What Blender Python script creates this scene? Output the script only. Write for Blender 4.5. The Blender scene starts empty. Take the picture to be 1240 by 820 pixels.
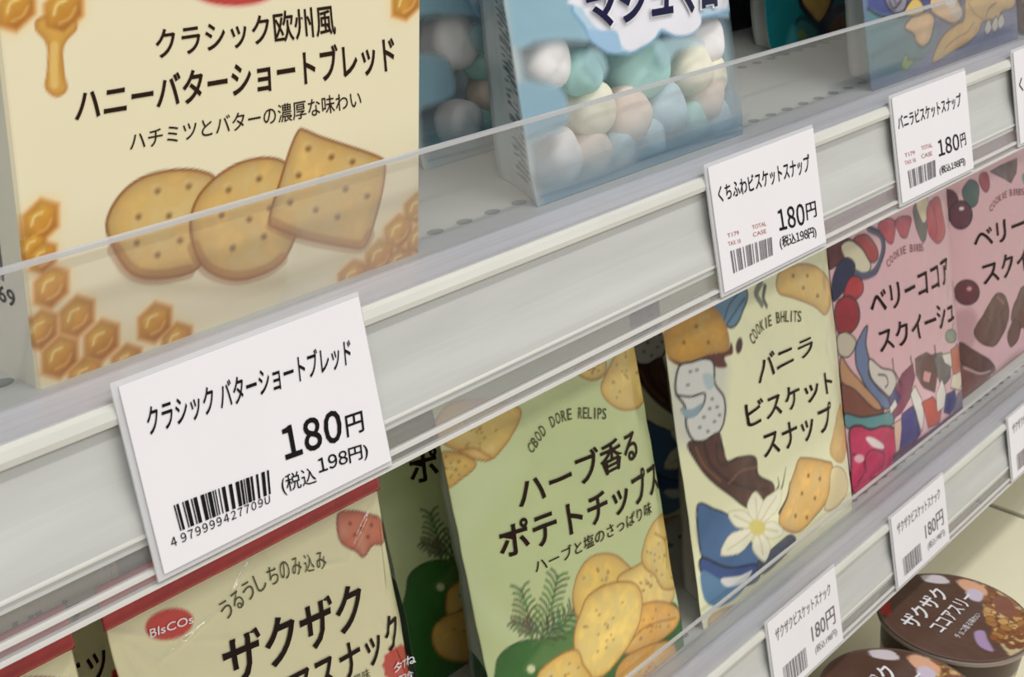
import bpy, bmesh, math, random
import numpy as np
from mathutils import Vector, Matrix

# ------------------------------------------------------------------ camera, light, exposure
SC = bpy.context.scene
COL = SC.collection
H = 0.85                                   # height of the lens above the floor
W_, H_ = 1240.0, 820.0
FPX = 1707.1233
# rows: world X (along the shelf), Y (into the shelf), Z (up) in lens axes (right, down, forward)
R = np.array([[0.63871009, -0.29013302, 0.71265156],
              [-0.7687933, -0.27881526, 0.57551621],
              [0.03172187, -0.91546976, -0.40113444]])
CAM = np.array([0.0, 0.0, H])
cam_d = bpy.data.cameras.new('camera')
cam_d.sensor_width = 36.0
cam_d.lens = FPX / W_ * 36.0
cam_d.clip_start = 0.01
cam_d.dof.use_dof = True
cam_d.dof.focus_distance = 0.47
cam_d.dof.aperture_fstop = 64.0
cam = bpy.data.objects.new('camera', cam_d)
COL.objects.link(cam)
mw = Matrix.Identity(4)
for i in range(3):
    mw[i][0] = R[i, 0]; mw[i][1] = -R[i, 1]; mw[i][2] = -R[i, 2]; mw[i][3] = CAM[i]
cam.matrix_world = mw
SC.camera = cam

wd = bpy.data.worlds.new('world'); SC.world = wd; wd.use_nodes = True
bg = wd.node_tree.nodes['Background']
bg.inputs[0].default_value = (1.0, 0.99, 0.975, 1); bg.inputs[1].default_value = 0.58

def area(name, loc, rot, sx, sy, energy, col=(1, 0.985, 0.96)):
    l = bpy.data.lights.new(name, 'AREA'); l.shape = 'RECTANGLE'; l.size = sx; l.size_y = sy
    l.energy = energy; l.color = col
    o = bpy.data.objects.new(name, l); o.location = loc; o.rotation_euler = rot; COL.objects.link(o)
    return o
# rows of ceiling strip lamps above the aisle
for k, x in enumerate((-1.1, 0.5, 2.1)):
    area('ceiling_lamp', (x, -0.55, 2.75), (0, 0, 0), 1.25, 0.16, 13)
    area('ceiling_lamp', (x, -2.1, 2.75), (0, 0, 0), 1.25, 0.16, 15)

SC.view_settings.view_transform = 'Standard'
SC.view_settings.look = 'None'
SC.view_settings.gamma = 1.0
SC.view_settings.use_curve_mapping = False
SC.view_settings.exposure = -0.14
SC.cycles.transparent_max_bounces = 32
SC.cycles.max_bounces = 10

# ------------------------------------------------------------------ small helpers
def ray(p):
    return R @ np.array([p[0] - W_ / 2, p[1] - H_ / 2, FPX])

def lin(c):
    c = np.asarray(c, float) / 255.0
    return np.where(c <= 0.04045, c / 12.92, ((c + 0.055) / 1.055) ** 2.4)

def link(name, me, mat=None, parent=None):
    o = bpy.data.objects.new(name, me); COL.objects.link(o)
    if mat is not None:
        for m in (mat if isinstance(mat, (list, tuple)) else [mat]): me.materials.append(m)
    if parent is not None:
        o.parent = parent
    return o

def tag(o, label=None, cat=None, group=None, kind=None):
    if label: o['label'] = label
    if cat: o['category'] = cat
    if group: o['group'] = group
    if kind: o['kind'] = kind
    return o

def thing(name, loc, label, cat, group=None):
    o = bpy.data.objects.new(name, None); o.empty_display_size = 0.02
    o.location = loc; COL.objects.link(o); tag(o, label, cat, group)
    o['_b'] = 1; del o['_b']
    return o

def mesh_np(name, V, F, cols=None, smooth=False, origin=(0, 0, 0)):
    V = np.asarray(V, float) - np.asarray(origin, float)
    me = bpy.data.meshes.new(name)
    me.from_pydata(V.tolist(), [], F.tolist() if isinstance(F, np.ndarray) else F)
    if cols is not None:
        a = me.color_attributes.new('Col', 'FLOAT_COLOR', 'POINT')
        c = np.ones((len(V), 4)); c[:, :cols.shape[1]] = cols
        a.data.foreach_set('color', c.ravel())
    me.polygons.foreach_set('use_smooth', [smooth] * len(me.polygons))
    me.update()
    return me

def box_vf(x0, x1, y0, y1, z0, z1):
    V = [(x, y, z) for z in (z0, z1) for y in (y0, y1) for x in (x0, x1)]
    F = [(0, 2, 3, 1), (4, 5, 7, 6), (0, 1, 5, 4), (2, 6, 7, 3), (0, 4, 6, 2), (1, 3, 7, 5)]
    return V, F

class MB:
    def __init__(s): s.V = []; s.F = []
    def add(s, V, F):
        n = len(s.V); s.V += [tuple(v) for v in V]; s.F += [tuple(i + n for i in f) for f in F]
    def box(s, *a): s.add(*box_vf(*a))
    def profile(s, pts, x0, x1, closed=True):
        """extrude a (y, z) profile along x"""
        n = len(pts)
        V = [(x0, y, z) for y, z in pts] + [(x1, y, z) for y, z in pts]
        F = [(i, (i + 1) % n, n + (i + 1) % n, n + i) for i in range(n if closed else n - 1)]
        if closed: F += [tuple(range(n - 1, -1, -1)), tuple(range(n, 2 * n))]
        s.add(V, F)
    def build(s, name, mat, parent=None, origin=(0, 0, 0), bevel=0, smooth=False):
        me = mesh_np(name, s.V, s.F, origin=origin, smooth=smooth)
        bm = bmesh.new(); bm.from_mesh(me); bmesh.ops.recalc_face_normals(bm, faces=bm.faces)
        if bevel: bmesh.ops.bevel(bm, geom=list(bm.edges), offset=bevel, segments=2, affect='EDGES')
        bm.to_mesh(me); bm.free()
        return link(name, me, mat, parent)

# ------------------------------------------------------------------ materials
def new_mat(name):
    m = bpy.data.materials.new(name); m.use_nodes = True
    nt = m.node_tree; return m, nt, nt.nodes['Principled BSDF'], nt.nodes['Material Output']

def plain(name, c, rough=0.5, coat=0.0, metal=0.0, noise=0.0, nscale=40, bump=0.0, spec=0.5, stretch=None):
    m, nt, b, out = new_mat(name)
    rgb = (*lin(c), 1)
    b.inputs['Base Color'].default_value = rgb
    b.inputs['Roughness'].default_value = rough
    b.inputs['Coat Weight'].default_value = coat
    b.inputs['Metallic'].default_value = metal
    b.inputs['Specular IOR Level'].default_value = spec
    tc = nt.nodes.new('ShaderNodeTexCoord')
    n = nt.nodes.new('ShaderNodeTexNoise'); n.inputs['Scale'].default_value = nscale
    n.inputs['Detail'].default_value = 4
    if stretch:
        mp = nt.nodes.new('ShaderNodeMapping'); mp.inputs['Scale'].default_value = stretch
        nt.links.new(tc.outputs['Object'], mp.inputs['Vector']); nt.links.new(mp.outputs[0], n.inputs['Vector'])
    else:
        nt.links.new(tc.outputs['Object'], n.inputs['Vector'])
    if noise:
        mx = nt.nodes.new('ShaderNodeMixRGB'); mx.blend_type = 'MULTIPLY'
        mx.inputs[1].default_value = rgb
        rp = nt.nodes.new('ShaderNodeValToRGB')
        rp.color_ramp.elements[0].color = (1 - noise,) * 3 + (1,); rp.color_ramp.elements[0].position = .3
        rp.color_ramp.elements[1].color = (1, 1, 1, 1); rp.color_ramp.elements[1].position = .7
        nt.links.new(n.outputs['Fac'], rp.inputs[0]); nt.links.new(rp.outputs[0], mx.inputs[2])
        mx.inputs[0].default_value = 1
        nt.links.new(mx.outputs[0], b.inputs['Base Color'])
    if bump:
        bp = nt.nodes.new('ShaderNodeBump'); bp.inputs['Strength'].default_value = bump
        bp.inputs['Distance'].default_value = 0.002
        nt.links.new(n.outputs['Fac'], bp.inputs['Height']); nt.links.new(bp.outputs[0], b.inputs['Normal'])
    return m

def printed(name, rough=0.35, coat=0.25, bump=0.0, bscale=30, alpha=False, spec=0.5, stretch=(1, 1, 1)):
    """print carried as a colour attribute, on film or card"""
    m, nt, b, out = new_mat(name)
    at = nt.nodes.new('ShaderNodeVertexColor'); at.layer_name = 'Col'
    nt.links.new(at.outputs['Color'], b.inputs['Base Color'])
    b.inputs['Roughness'].default_value = rough
    b.inputs['Coat Weight'].default_value = coat
    b.inputs['Coat Roughness'].default_value = 0.12
    b.inputs['Specular IOR Level'].default_value = spec
    if bump:
        tc = nt.nodes.new('ShaderNodeTexCoord')
        mp = nt.nodes.new('ShaderNodeMapping'); mp.inputs['Scale'].default_value = stretch
        n = nt.nodes.new('ShaderNodeTexNoise'); n.inputs['Scale'].default_value = bscale
        n.inputs['Detail'].default_value = 2
        nt.links.new(tc.outputs['Object'], mp.inputs['Vector']); nt.links.new(mp.outputs[0], n.inputs['Vector'])
        bp = nt.nodes.new('ShaderNodeBump'); bp.inputs['Strength'].default_value = bump
        bp.inputs['Distance'].default_value = 0.004
        nt.links.new(n.outputs['Fac'], bp.inputs['Height'])
        nt.links.new(bp.outputs[0], b.inputs['Normal']); nt.links.new(bp.outputs[0], b.inputs['Coat Normal'])
    if alpha:
        nt.links.new(at.outputs['Alpha'], b.inputs['Alpha'])
    return m

def clear(name, tint=(250, 250, 252), haze=0.1, gloss=0.08, rough=0.1, hazecol=(235, 235, 240), streak=0.0, fk=.55):
    """thin clear plastic: mostly see-through, a little milky, with a faint gloss"""
    m, nt, b, out = new_mat(name); nt.nodes.remove(b)
    t = nt.nodes.new('ShaderNodeBsdfTransparent'); t.inputs[0].default_value = (*lin(tint), 1)
    d = nt.nodes.new('ShaderNodeBsdfDiffuse'); d.inputs[0].default_value = (*lin(hazecol), 1)
    g = nt.nodes.new('ShaderNodeBsdfGlossy'); g.inputs['Roughness'].default_value = rough
    m1 = nt.nodes.new('ShaderNodeMixShader'); m1.inputs[0].default_value = haze
    nt.links.new(t.outputs[0], m1.inputs[1]); nt.links.new(d.outputs[0], m1.inputs[2])
    lw = nt.nodes.new('ShaderNodeFresnel'); lw.inputs[0].default_value = 1.4
    ml = nt.nodes.new('ShaderNodeMath'); ml.operation = 'MULTIPLY_ADD'
    ml.inputs[1].default_value = fk; ml.inputs[2].default_value = gloss * 0.3
    nt.links.new(lw.outputs[0], ml.inputs[0])
    m2 = nt.nodes.new('ShaderNodeMixShader'); nt.links.new(ml.outputs[0], m2.inputs[0])
    nt.links.new(m1.outputs[0], m2.inputs[1]); nt.links.new(g.outputs[0], m2.inputs[2])
    if streak:
        tc = nt.nodes.new('ShaderNodeTexCoord'); mp = nt.nodes.new('ShaderNodeMapping')
        mp.inputs['Scale'].default_value = (4, 300, 300)
        n = nt.nodes.new('ShaderNodeTexNoise'); n.inputs['Scale'].default_value = 1.0
        nt.links.new(tc.outputs['Object'], mp.inputs[0]); nt.links.new(mp.outputs[0], n.inputs[0])
        mm = nt.nodes.new('ShaderNodeMath'); mm.operation = 'MULTIPLY_ADD'
        mm.inputs[1].default_value = streak; mm.inputs[2].default_value = haze - streak * .5
        mm.use_clamp = True
        nt.links.new(n.outputs[0], mm.inputs[0]); nt.links.new(mm.outputs[0], m1.inputs[0])
    nt.links.new(m2.outputs[0], out.inputs[0])
    return m

M = {}
M['white_metal'] = plain('white_metal', (222, 221, 214), .45, noise=.05, nscale=25)
M['shelf_metal'] = plain('shelf_metal', (196, 199, 194), .5, noise=.06, nscale=18)
M['hole'] = plain('hole', (128, 134, 132), .8)
M['rail_white'] = plain('rail_white', (206, 207, 203), .3, coat=.45, noise=.13, nscale=14, stretch=(1, 9, 9))
M['lip_white'] = plain('lip_white', (224, 223, 215), .3, coat=.3, noise=.10, nscale=20, stretch=(1, 8, 8))
M['deck'] = plain('deck', (250, 243, 212), .5, noise=.04, nscale=12)
M['joint'] = plain('joint', (150, 146, 128), .7)
M['floor'] = plain('floor_vinyl', (205, 198, 180), .35, noise=.06, nscale=6)
M['panel'] = plain('panel', (90, 90, 88), .7, noise=.05)
M['fence'] = clear('fence_plastic', tint=(254, 254, 255), haze=.022, streak=.015, gloss=.04, fk=.3)
M['fence_edge'] = clear('fence_edge', haze=.62, hazecol=(225, 226, 228))
M['foot'] = clear('fence_foot', haze=.5, hazecol=(226, 226, 232), streak=.35)
M['flap'] = clear('rail_flap', haze=.2, hazecol=(205, 200, 198), streak=.3)
M['ridge'] = clear('rail_ridge', haze=.75, hazecol=(240, 238, 232))
M['sleeve'] = clear('sleeve', haze=.6, gloss=.1, hazecol=(244, 244, 246))
M['card'] = plain('label_card', (243, 240, 243), .6, noise=.02)
M['ink'] = plain('black_ink', (19, 16, 18), .55, spec=.15)
M['grey_ink'] = plain('grey_ink', (120, 112, 118), .6)
M['red_ink'] = plain('red_ink', (188, 120, 120), .6)
M['brown_ink'] = plain('brown_ink', (43, 24, 12), .5, spec=.15)
M['navy_ink'] = plain('navy_ink', (24, 25, 66), .4, spec=.15)
M['white_ink'] = plain('white_ink', (244, 242, 246), .4)
M['olive_ink'] = plain('olive_ink', (86, 84, 52), .5)
M['choc_ink'] = plain('choc_ink', (37, 22, 16), .5, spec=.15)
M['board'] = printed('carton_print', .4, .2)
M['film'] = printed('film_print', .32, .35, bump=.35, bscale=28)
M['film_shiny'] = printed('glossy_film_print', .2, .7, bump=.5, bscale=34, stretch=(1, 1, .6))
M['clear_film'] = printed('see_through_film', .22, .45, bump=.3, bscale=40, alpha=True)
M['seal'] = plain('red_seal_film', (186, 28, 30), .25, coat=.6, noise=.25, nscale=120, bump=.4)

# ------------------------------------------------------------------ print painting (in metres on the sheet)
_tabs = {}
def vnoise(u, v, scale, seed=0):
    if seed not in _tabs: _tabs[seed] = np.random.RandomState(seed).rand(64, 64)
    tab = _tabs[seed]
    x = u / scale + 7.3; y = v / scale + 3.1
    xi = np.floor(x).astype(int); yi = np.floor(y).astype(int)
    fx = x - xi; fy = y - yi; fx = fx * fx * (3 - 2 * fx); fy = fy * fy * (3 - 2 * fy)
    g = lambda i, j: tab[i % 64, j % 64]
    return (g(xi, yi) * (1 - fx) + g(xi + 1, yi) * fx) * (1 - fy) + (g(xi, yi + 1) * (1 - fx) + g(xi + 1, yi + 1) * fx) * fy

def fbm(u, v, scale, seed=0):
    return .55 * vnoise(u, v, scale, seed) + .3 * vnoise(u, v, scale * .5, seed + 1) + .15 * vnoise(u, v, scale * .25, seed + 2)

def catmull(P, n=7):
    P = np.asarray(P, float); N = len(P); out = []
    for i in range(N):
        a, b, c, d = P[i - 1], P[i], P[(i + 1) % N], P[(i + 2) % N]
        for k in range(n):
            t = k / n
            out.append(.5 * (2 * b + (c - a) * t + (2 * a - 5 * b + 4 * c - d) * t * t + (3 * b - a - 3 * c + d) * t ** 3))
    return np.array(out)

def catmull_open(P, n=7):
    P = np.asarray(P, float)
    Q = np.vstack([2 * P[0] - P[1], P, 2 * P[-1] - P[-2]]); out = []
    for i in range(1, len(Q) - 2):
        a, b, c, d = Q[i - 1], Q[i], Q[i + 1], Q[i + 2]
        for k in range(n):
            t = k / n
            out.append(.5 * (2 * b + (c - a) * t + (2 * a - 5 * b + 4 * c - d) * t * t + (3 * b - a - 3 * c + d) * t ** 3))
    out.append(P[-1]); return np.array(out)

class Paint:
    def __init__(s, U, V, base, pix):
        s.U = U; s.V = V; s.c = np.tile(np.append(lin(base), 1.0), (len(U), 1)); s.pix = pix
        s.dx = 0.0005
    def q(s, pts, smooth=False, n=7):
        P = np.array([s.pix(p) for p in pts])
        return catmull(P, n) if smooth else P
    def sdf(s, P, m):
        px = s.U[m]; py = s.V[m]
        d = np.full(px.shape, 1e9); ins = np.zeros(px.shape, bool)
        N = len(P)
        for i in range(N):
            a = P[i]; b = P[(i + 1) % N]; e = b - a
            wx = px - a[0]; wy = py - a[1]
            t = np.clip((wx * e[0] + wy * e[1]) / max(e @ e, 1e-14), 0, 1)
            d = np.minimum(d, (wx - e[0] * t) ** 2 + (wy - e[1] * t) ** 2)
            c = ((a[1] > py) != (b[1] > py))
            if abs(e[1]) > 1e-12:
                ins ^= c & (px < a[0] + e[0] * (py - a[1]) / e[1])
        d = np.sqrt(d); return np.where(ins, -d, d)
    def mixin(s, m, a, col):
        col = np.asarray(col, float)
        s.c[m, :3] = s.c[m, :3] * (1 - a[:, None]) + col * a[:, None]
    def region(s, P, pad):
        return np.nonzero((s.U > P[:, 0].min() - pad) & (s.U < P[:, 0].max() + pad) &
                          (s.V > P[:, 1].min() - pad) & (s.V < P[:, 1].max() + pad))[0]
    def poly(s, pts, col, smooth=False, edge=None, ew=.0007, soft=None, fx=None, alpha=None, op=1.0, metric=False, n=7):
        P = (np.asarray(pts, float) if metric else s.q(pts)); P = catmull(P, n) if smooth else P
        soft = soft or s.dx * 1.3
        pad = soft + (ew if edge is not None else 0) + .001
        m = s.region(P, pad)
        if not len(m): return
        d = s.sdf(P, m)
        a = np.clip(.5 - d / soft, 0, 1) * op
        c = np.tile(lin(col), (len(m), 1))
        if fx is not None: c = fx(c, s.U[m], s.V[m], d)
        s.mixin(m, a, c)
        if alpha is not None: s.c[m, 3] = s.c[m, 3] * (1 - a) + alpha * a
        if edge is not None:
            e = np.clip((ew - np.abs(d)) / s.dx + .5, 0, 1)
            s.mixin(m, e, lin(edge))
    def ell(s, c, rx, ry, col, rot=0, **k):
        """ellipse given in photo pixels, laid on the sheet"""
        t = np.linspace(0, 2 * math.pi, 28, endpoint=False); cr, sr = math.cos(math.radians(rot)), math.sin(math.radians(rot))
        s.poly([(c[0] + rx * math.cos(x) * cr - ry * math.sin(x) * sr, c[1] + rx * math.cos(x) * sr + ry * math.sin(x) * cr) for x in t], col, **k)
    def line(s, pts, w, col, smooth=True, op=1.0, taper=False, alpha=None):
        P = s.q(pts)
        if smooth and len(P) > 2: P = catmull_open(P, 6)
        m = s.region(P, w + .002)
        if not len(m): return
        px, py = s.U[m], s.V[m]; d = np.full(px.shape, 1e9); N = len(P) - 1
        for i in range(N):
            a, b = P[i], P[i + 1]; e = b - a
            wx, wy = px - a[0], py - a[1]
            t = np.clip((wx * e[0] + wy * e[1]) / max(e @ e, 1e-14), 0, 1)
            k = (1 - .8 * (i + t) / N) if taper else 1.0
            d = np.minimum(d, np.sqrt((wx - e[0] * t) ** 2 + (wy - e[1] * t) ** 2) - w * k / 2)
        a = np.clip(.5 - d / (s.dx * 1.2), 0, 1) * op
        s.mixin(m, a, lin(col))
        if alpha is not None: s.c[m, 3] = s.c[m, 3] * (1 - a) + alpha * a

def fx_bake(edge=(160, 106, 50), light=(240, 214, 150), seed=0, rim=.004):
    """printed picture of a baked biscuit: pale crumb, toasted rim"""
    def f(c, u, v, d):
        n = fbm(u, v, .006, seed)[:, None]
        c = c * (1 - .5 * (n - .5)) * 1.12
        l = np.clip((n - .45) * 2.6, 0, 1); c = c * (1 - .6 * l) + lin(light) * .6 * l
        r = np.exp(np.minimum(d, 0) / rim)[:, None]
        return c * (1 - .65 * r) + lin(edge) * .65 * r
    return f
def fx_honey(center, r, seed=0):
    def f(c, u, v, d):
        g = np.clip((u - center[0]) / r * .3 + (center[1] - v) / r * .6 + .35, 0, 1)[:, None]
        n = vnoise(u, v, r * .5, seed)[:, None]
        c = lin((228, 172, 62)) * (1 - g) + lin((186, 104, 26)) * g
        c = c * (.85 + .3 * n)
        e = np.exp(np.minimum(d, 0) / (r * .16))[:, None] * .6
        return c * (1 - e) + lin((142, 84, 28)) * e
    return f
def fx_noise(amount=.25, scale=.008, seed=0):
    def f(c, u, v, d): return c * (1 - amount * (fbm(u, v, scale, seed)[:, None] - .3))
    return f

# ------------------------------------------------------------------ sheets: a flat or bulging printed front
class Sheet:
    def __init__(s, x0, y0, z0, w, h, tilt=0.0, bulge=0.0, pu=3.0, pv=3.0, off=0.0, wr=0.0, seed=0, creases=()):
        th = math.radians(tilt); s.creases = creases; s.edge = .005
        s.w, s.h, s.bulge, s.pu, s.pv, s.off, s.wr, s.seed = w, h, bulge, pu, pv, off, wr, seed
        s.eu = np.array([1., 0, 0]); s.ev = np.array([0, math.sin(th), math.cos(th)]); s.en = np.array([0, -math.cos(th), math.sin(th)])
        s.O = np.array([x0, y0, z0 + H])
    def hf(s, u, v):
        if not s.bulge: return np.zeros_like(np.asarray(u, float))
        a = np.clip(np.abs(2 * u / s.w - 1), 0, 1); b = np.clip(np.abs(2 * v / s.h - 1), 0, 1)
        h = s.bulge * (1 - a ** s.pu) * (1 - b ** s.pv)
        if s.wr:
            h = h + s.wr * (fbm(u + v * .3, v, .03, s.seed) - .5) * (1 - a ** 6) * (1 - b ** 6) * 2
        for (u0, v0, u1, v1, amp, wd) in s.creases:
            e = np.array([u1 - u0, v1 - v0]); L2 = e @ e
            t = np.clip(((u - u0) * e[0] + (v - v0) * e[1]) / L2, 0, 1)
            d2 = (u - u0 - e[0] * t) ** 2 + (v - v0 - e[1] * t) ** 2
            h = h + amp * np.exp(-d2 / (wd * wd)) * np.sin(math.pi * np.clip(t * .9 + .05, 0, 1))
        return h
    def S(s, u, v, off=0.0):
        u = np.asarray(u, float); v = np.asarray(v, float)
        h = s.hf(u, v) + off
        if s.bulge:      # soft, slightly uneven standing edges
            k = 2 * u / s.w - 1
            u = u + k ** 3 * (s.edge * (fbm(v + s.seed, k * 0 + s.seed * .37, .045, 77) - .5) - .0016 * (1 - np.clip(v / .02, 0, 1)) ** 2)
        return s.O + u[..., None] * s.eu + v[..., None] * s.ev + h[..., None] * s.en
    def inv(s, p):
        d = ray(p); h = 0.0
        for _ in range(25):
            O = s.O + h * s.en
            P = CAM + d * ((s.en @ (O - CAM)) / (s.en @ d))
            u = (P - s.O) @ s.eu; v = (P - s.O) @ s.ev
            h = .5 * h + .5 * float(s.hf(np.array(u), np.array(v)))
        return np.array([u, v])

_txt_cache = {}; _txt_size = {}
def glyphs(body, bold=0.0):
    k = (body, bold)
    if k not in _txt_cache:
        c = bpy.data.curves.new('t', 'FONT'); c.body = body; c.offset = bold; c.resolution_u = 3
        o = bpy.data.objects.new('t', c); COL.objects.link(o)
        dg = bpy.context.evaluated_depsgraph_get()
        me = bpy.data.meshes.new_from_object(o.evaluated_get(dg))
        bpy.data.objects.remove(o); bpy.data.curves.remove(c)
        V = np.array([v.co[:2] for v in me.vertices]); F = [tuple(p.vertices) for p in me.polygons]
        bpy.data.meshes.remove(me)
        lo, hi = V.min(0), V.max(0); V = (V - lo) / (hi - lo)
        _txt_cache[k] = (V, F); _txt_size[k] = (tuple(hi - lo), lo[1])
    return _txt_cache[k]
def glyph_raw(body, bold):
    V, F = glyphs(body, bold); return (V, F) + _txt_size[(body, bold)]

def grid_cut(V, F, step):
    """cut a flat mesh along a grid so it can follow a curved sheet"""
    bm = bmesh.new(); vs = [bm.verts.new((x, y, 0)) for x, y in V]
    for f in F:
        try: bm.faces.new([vs[i] for i in f])
        except ValueError: pass
    for ax in (0, 1):
        lo, hi = V[:, ax].min(), V[:, ax].max(); t = math.ceil(lo / step) * step
        while t < hi:
            n = [0, 0, 0]; n[ax] = 1; co = [0, 0, 0]; co[ax] = t
            bmesh.ops.bisect_plane(bm, geom=bm.verts[:] + bm.edges[:] + bm.faces[:], plane_co=co, plane_no=n, dist=1e-7)
            t += step
    bm.verts.index_update()
    V2 = np.array([v.co[:2] for v in bm.verts]); F2 = [tuple(v.index for v in f.verts) for f in bm.faces]
    bm.free(); return V2, F2

class Ink:
    """collects flat lettering on a sheet into one mesh"""
    def __init__(s, sheet, off=.0005, step=.006): s.sh = sheet; s.off = off; s.step = step; s.V = []; s.F = []
    def flat(s, UV, F):
        UV = np.asarray(UV, float)
        if s.sh.bulge: UV, F = grid_cut(UV, F, s.step)
        P = s.sh.S(UV[:, 0], UV[:, 1], s.off); n = len(s.V)
        s.V += P.tolist(); s.F += [tuple(i + n for i in f) for f in F]
    def text(s, body, tl, tr, br, bl, bold=0.012):
        V, F = glyphs(body, bold)
        q = [s.sh.inv(p) for p in (tl, tr, br, bl)]
        x = V[:, :1]; y = V[:, 1:]
        s.flat((q[3] * (1 - x) + q[2] * x) * (1 - y) + (q[0] * (1 - x) + q[1] * x) * y, F); return s
    def num(s, body, tl, tr, br, bl, bold=.012, gap=.09):
        """figures with their own flags, set close together"""
        Vs = []; Fs = []; x = 0.0; k = 0
        for ch in body:
            if ch == ' ': x += .25; continue
            f = chr(ord(ch) + 0xFEE0) if ch.isdigit() else ch
            V, F, (w, h), y0 = glyph_raw(f, bold)
            Vs.append(np.stack([V[:, 0] * w + x, V[:, 1] * h + y0], 1)); Fs += [tuple(i + k for i in q) for q in F]; k += len(V); x += w + gap
        V = np.vstack(Vs); lo, hi = V.min(0), V.max(0); V = (V - lo) / (hi - lo)
        q = [s.sh.inv(p) for p in (tl, tr, br, bl)]; X = V[:, :1]; Y = V[:, 1:]
        s.flat((q[3] * (1 - X) + q[2] * X) * (1 - Y) + (q[0] * (1 - X) + q[1] * X) * Y, Fs); return s
    def arc(s, body, pts, size, bold=0.01):
        """letters set one by one along a curve of photo pixels, size in metres"""
        P = catmull_open(np.array([s.sh.inv(p) for p in pts]), 12)
        L = np.r_[0, np.cumsum(np.linalg.norm(np.diff(P, axis=0), axis=1))]
        n = len(body)
        for i, ch in enumerate(body):
            if ch == ' ': continue
            t = L[-1] * (i + .5) / n
            c = np.array([np.interp(t, L, P[:, k]) for k in (0, 1)])
            a = np.array([np.interp(min(t + .002, L[-1]), L, P[:, k]) for k in (0, 1)]) - np.array([np.interp(max(t - .002, 0), L, P[:, k]) for k in (0, 1)])
            a /= np.linalg.norm(a); b = np.array([-a[1], a[0]])
            V, F = glyphs(ch, bold); w = min(L[-1] / n * .8, size)
            if ch in 'I1l': w *= .3
            s.flat(c + (V[:, :1] - .5) * w * a + (V[:, 1:] - .0) * size * b, F)
        return s
    def bars(s, tl, tr, br, bl, n=34, seed=1, fill=.55):
        rng = random.Random(seed); q = [s.sh.inv(p) for p in (tl, tr, br, bl)]; x = 0.0
        while x < 1:
            w = rng.choice((.6, .6, 1.2, 1.8)) / n * fill * 1.3
            x1 = min(x + w, 1)
            f = lambda a, b: (q[3] * (1 - a) + q[2] * a) * (1 - b) + (q[0] * (1 - a) + q[1] * a) * b
            s.flat([f(x, 0), f(x1, 0), f(x1, 1), f(x, 1)], [(0, 1, 2, 3)])
            x = x1 + rng.choice((.5, .5, 1.0, 1.5)) / n * .8
        return s
    def build(s, name, mat, parent, org):
        return link(name, mesh_np(name, s.V, s.F, origin=org), mat, parent)

def pouch(sheet, paint, depth, name, mat, parent, org, side_col=(225, 224, 214), side_fx=None, cell=.0009,
          gusset=.005, inset=.046, rinset=None, back_alpha=None, prof=None, base_col=(230, 230, 220), side_alpha=None, right_col=None, bottom=.75):
    """a filled bag: painted bulging front, folded sides, back panel, closed base and top"""
    w, h = sheet.w, sheet.h
    nu = max(8, int(w / cell)); nv = max(8, int(h / cell))
    us = np.linspace(0, w, nu + 1); vs = np.linspace(0, h, nv + 1)
    U, V = np.meshgrid(us, vs)
    P = Paint(U.ravel(), V.ravel(), base_col, sheet.inv); P.dx = cell
    if paint: paint(P, sheet)
    fc = P.c.reshape(nv + 1, nu + 1, 4)
    FP = sheet.S(U, V)
    dv = np.array([depth * (bottom + (1 - bottom) * math.sin(min(t / .4, 1) * math.pi / 2)) * (1 - max(0, (t - .55) / .45) ** 2 * .93) for t in vs / h])
    tt = vs / h
    ins = inset * (.6 + .4 * np.clip(tt / .35, 0, 1)) * np.minimum(dv / depth + .1, 1)
    ns = 8; nb = 10
    side_s = np.arange(1, ns + 1) / (ns + 1)
    rows = [FP]; cols = [fc]
    rk = 1.0 if rinset is None else rinset / inset
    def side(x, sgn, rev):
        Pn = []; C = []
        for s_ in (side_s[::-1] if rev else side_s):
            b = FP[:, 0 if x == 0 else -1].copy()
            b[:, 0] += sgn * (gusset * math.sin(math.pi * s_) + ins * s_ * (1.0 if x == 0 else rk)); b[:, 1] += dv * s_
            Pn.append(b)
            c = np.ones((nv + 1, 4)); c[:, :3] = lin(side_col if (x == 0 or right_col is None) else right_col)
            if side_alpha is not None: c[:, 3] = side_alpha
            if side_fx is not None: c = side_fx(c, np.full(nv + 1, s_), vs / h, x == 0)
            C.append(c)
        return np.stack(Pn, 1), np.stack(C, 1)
    rp, rc = side(1, -1, False); lp, lc = side(0, 1, True)
    tb = np.linspace(1, 0, nb)
    eR = FP[:, -1:].copy(); eR[:, 0, 0] -= ins * rk; eL = FP[:, :1].copy(); eL[:, 0, 0] += ins
    bp = eR * tb[None, :, None] + eL * (1 - tb)[None, :, None]
    bp = bp + np.array([0, 1, 0])[None, None, :] * dv[:, None, None]
    bp[..., 1] += (.25 * sheet.bulge * (1 - np.abs(2 * tb - 1) ** 3))[None, :] * (dv / depth)[:, None]
    bc = np.ones((nv + 1, nb, 4)); bc[..., :3] = lin(side_col)
    if back_alpha is not None: bc[..., 3] = back_alpha
    ring = np.concatenate([FP, rp, bp, lp], 1); rcol = np.concatenate([fc, rc, bc, lc], 1)
    m = ring.shape[1]; n = ring.shape[0]
    idx = np.arange(n * m).reshape(n, m)
    a = idx[:-1]; b = idx[1:]
    F = np.stack([a, np.roll(a, -1, 1), np.roll(b, -1, 1), b], -1).reshape(-1, 4).tolist()
    F.append(list(idx[0][::-1])); F.append(list(idx[-1]))
    me = mesh_np(name, ring.reshape(-1, 3), F, rcol.reshape(-1, 4), True, org)
    sm = [True] * len(F); sm[-1] = sm[-2] = False
    me.polygons.foreach_set('use_smooth', sm)
    me.update()
    # sharp folds at the four standing edges
    return link(name, me, mat, parent)

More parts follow.
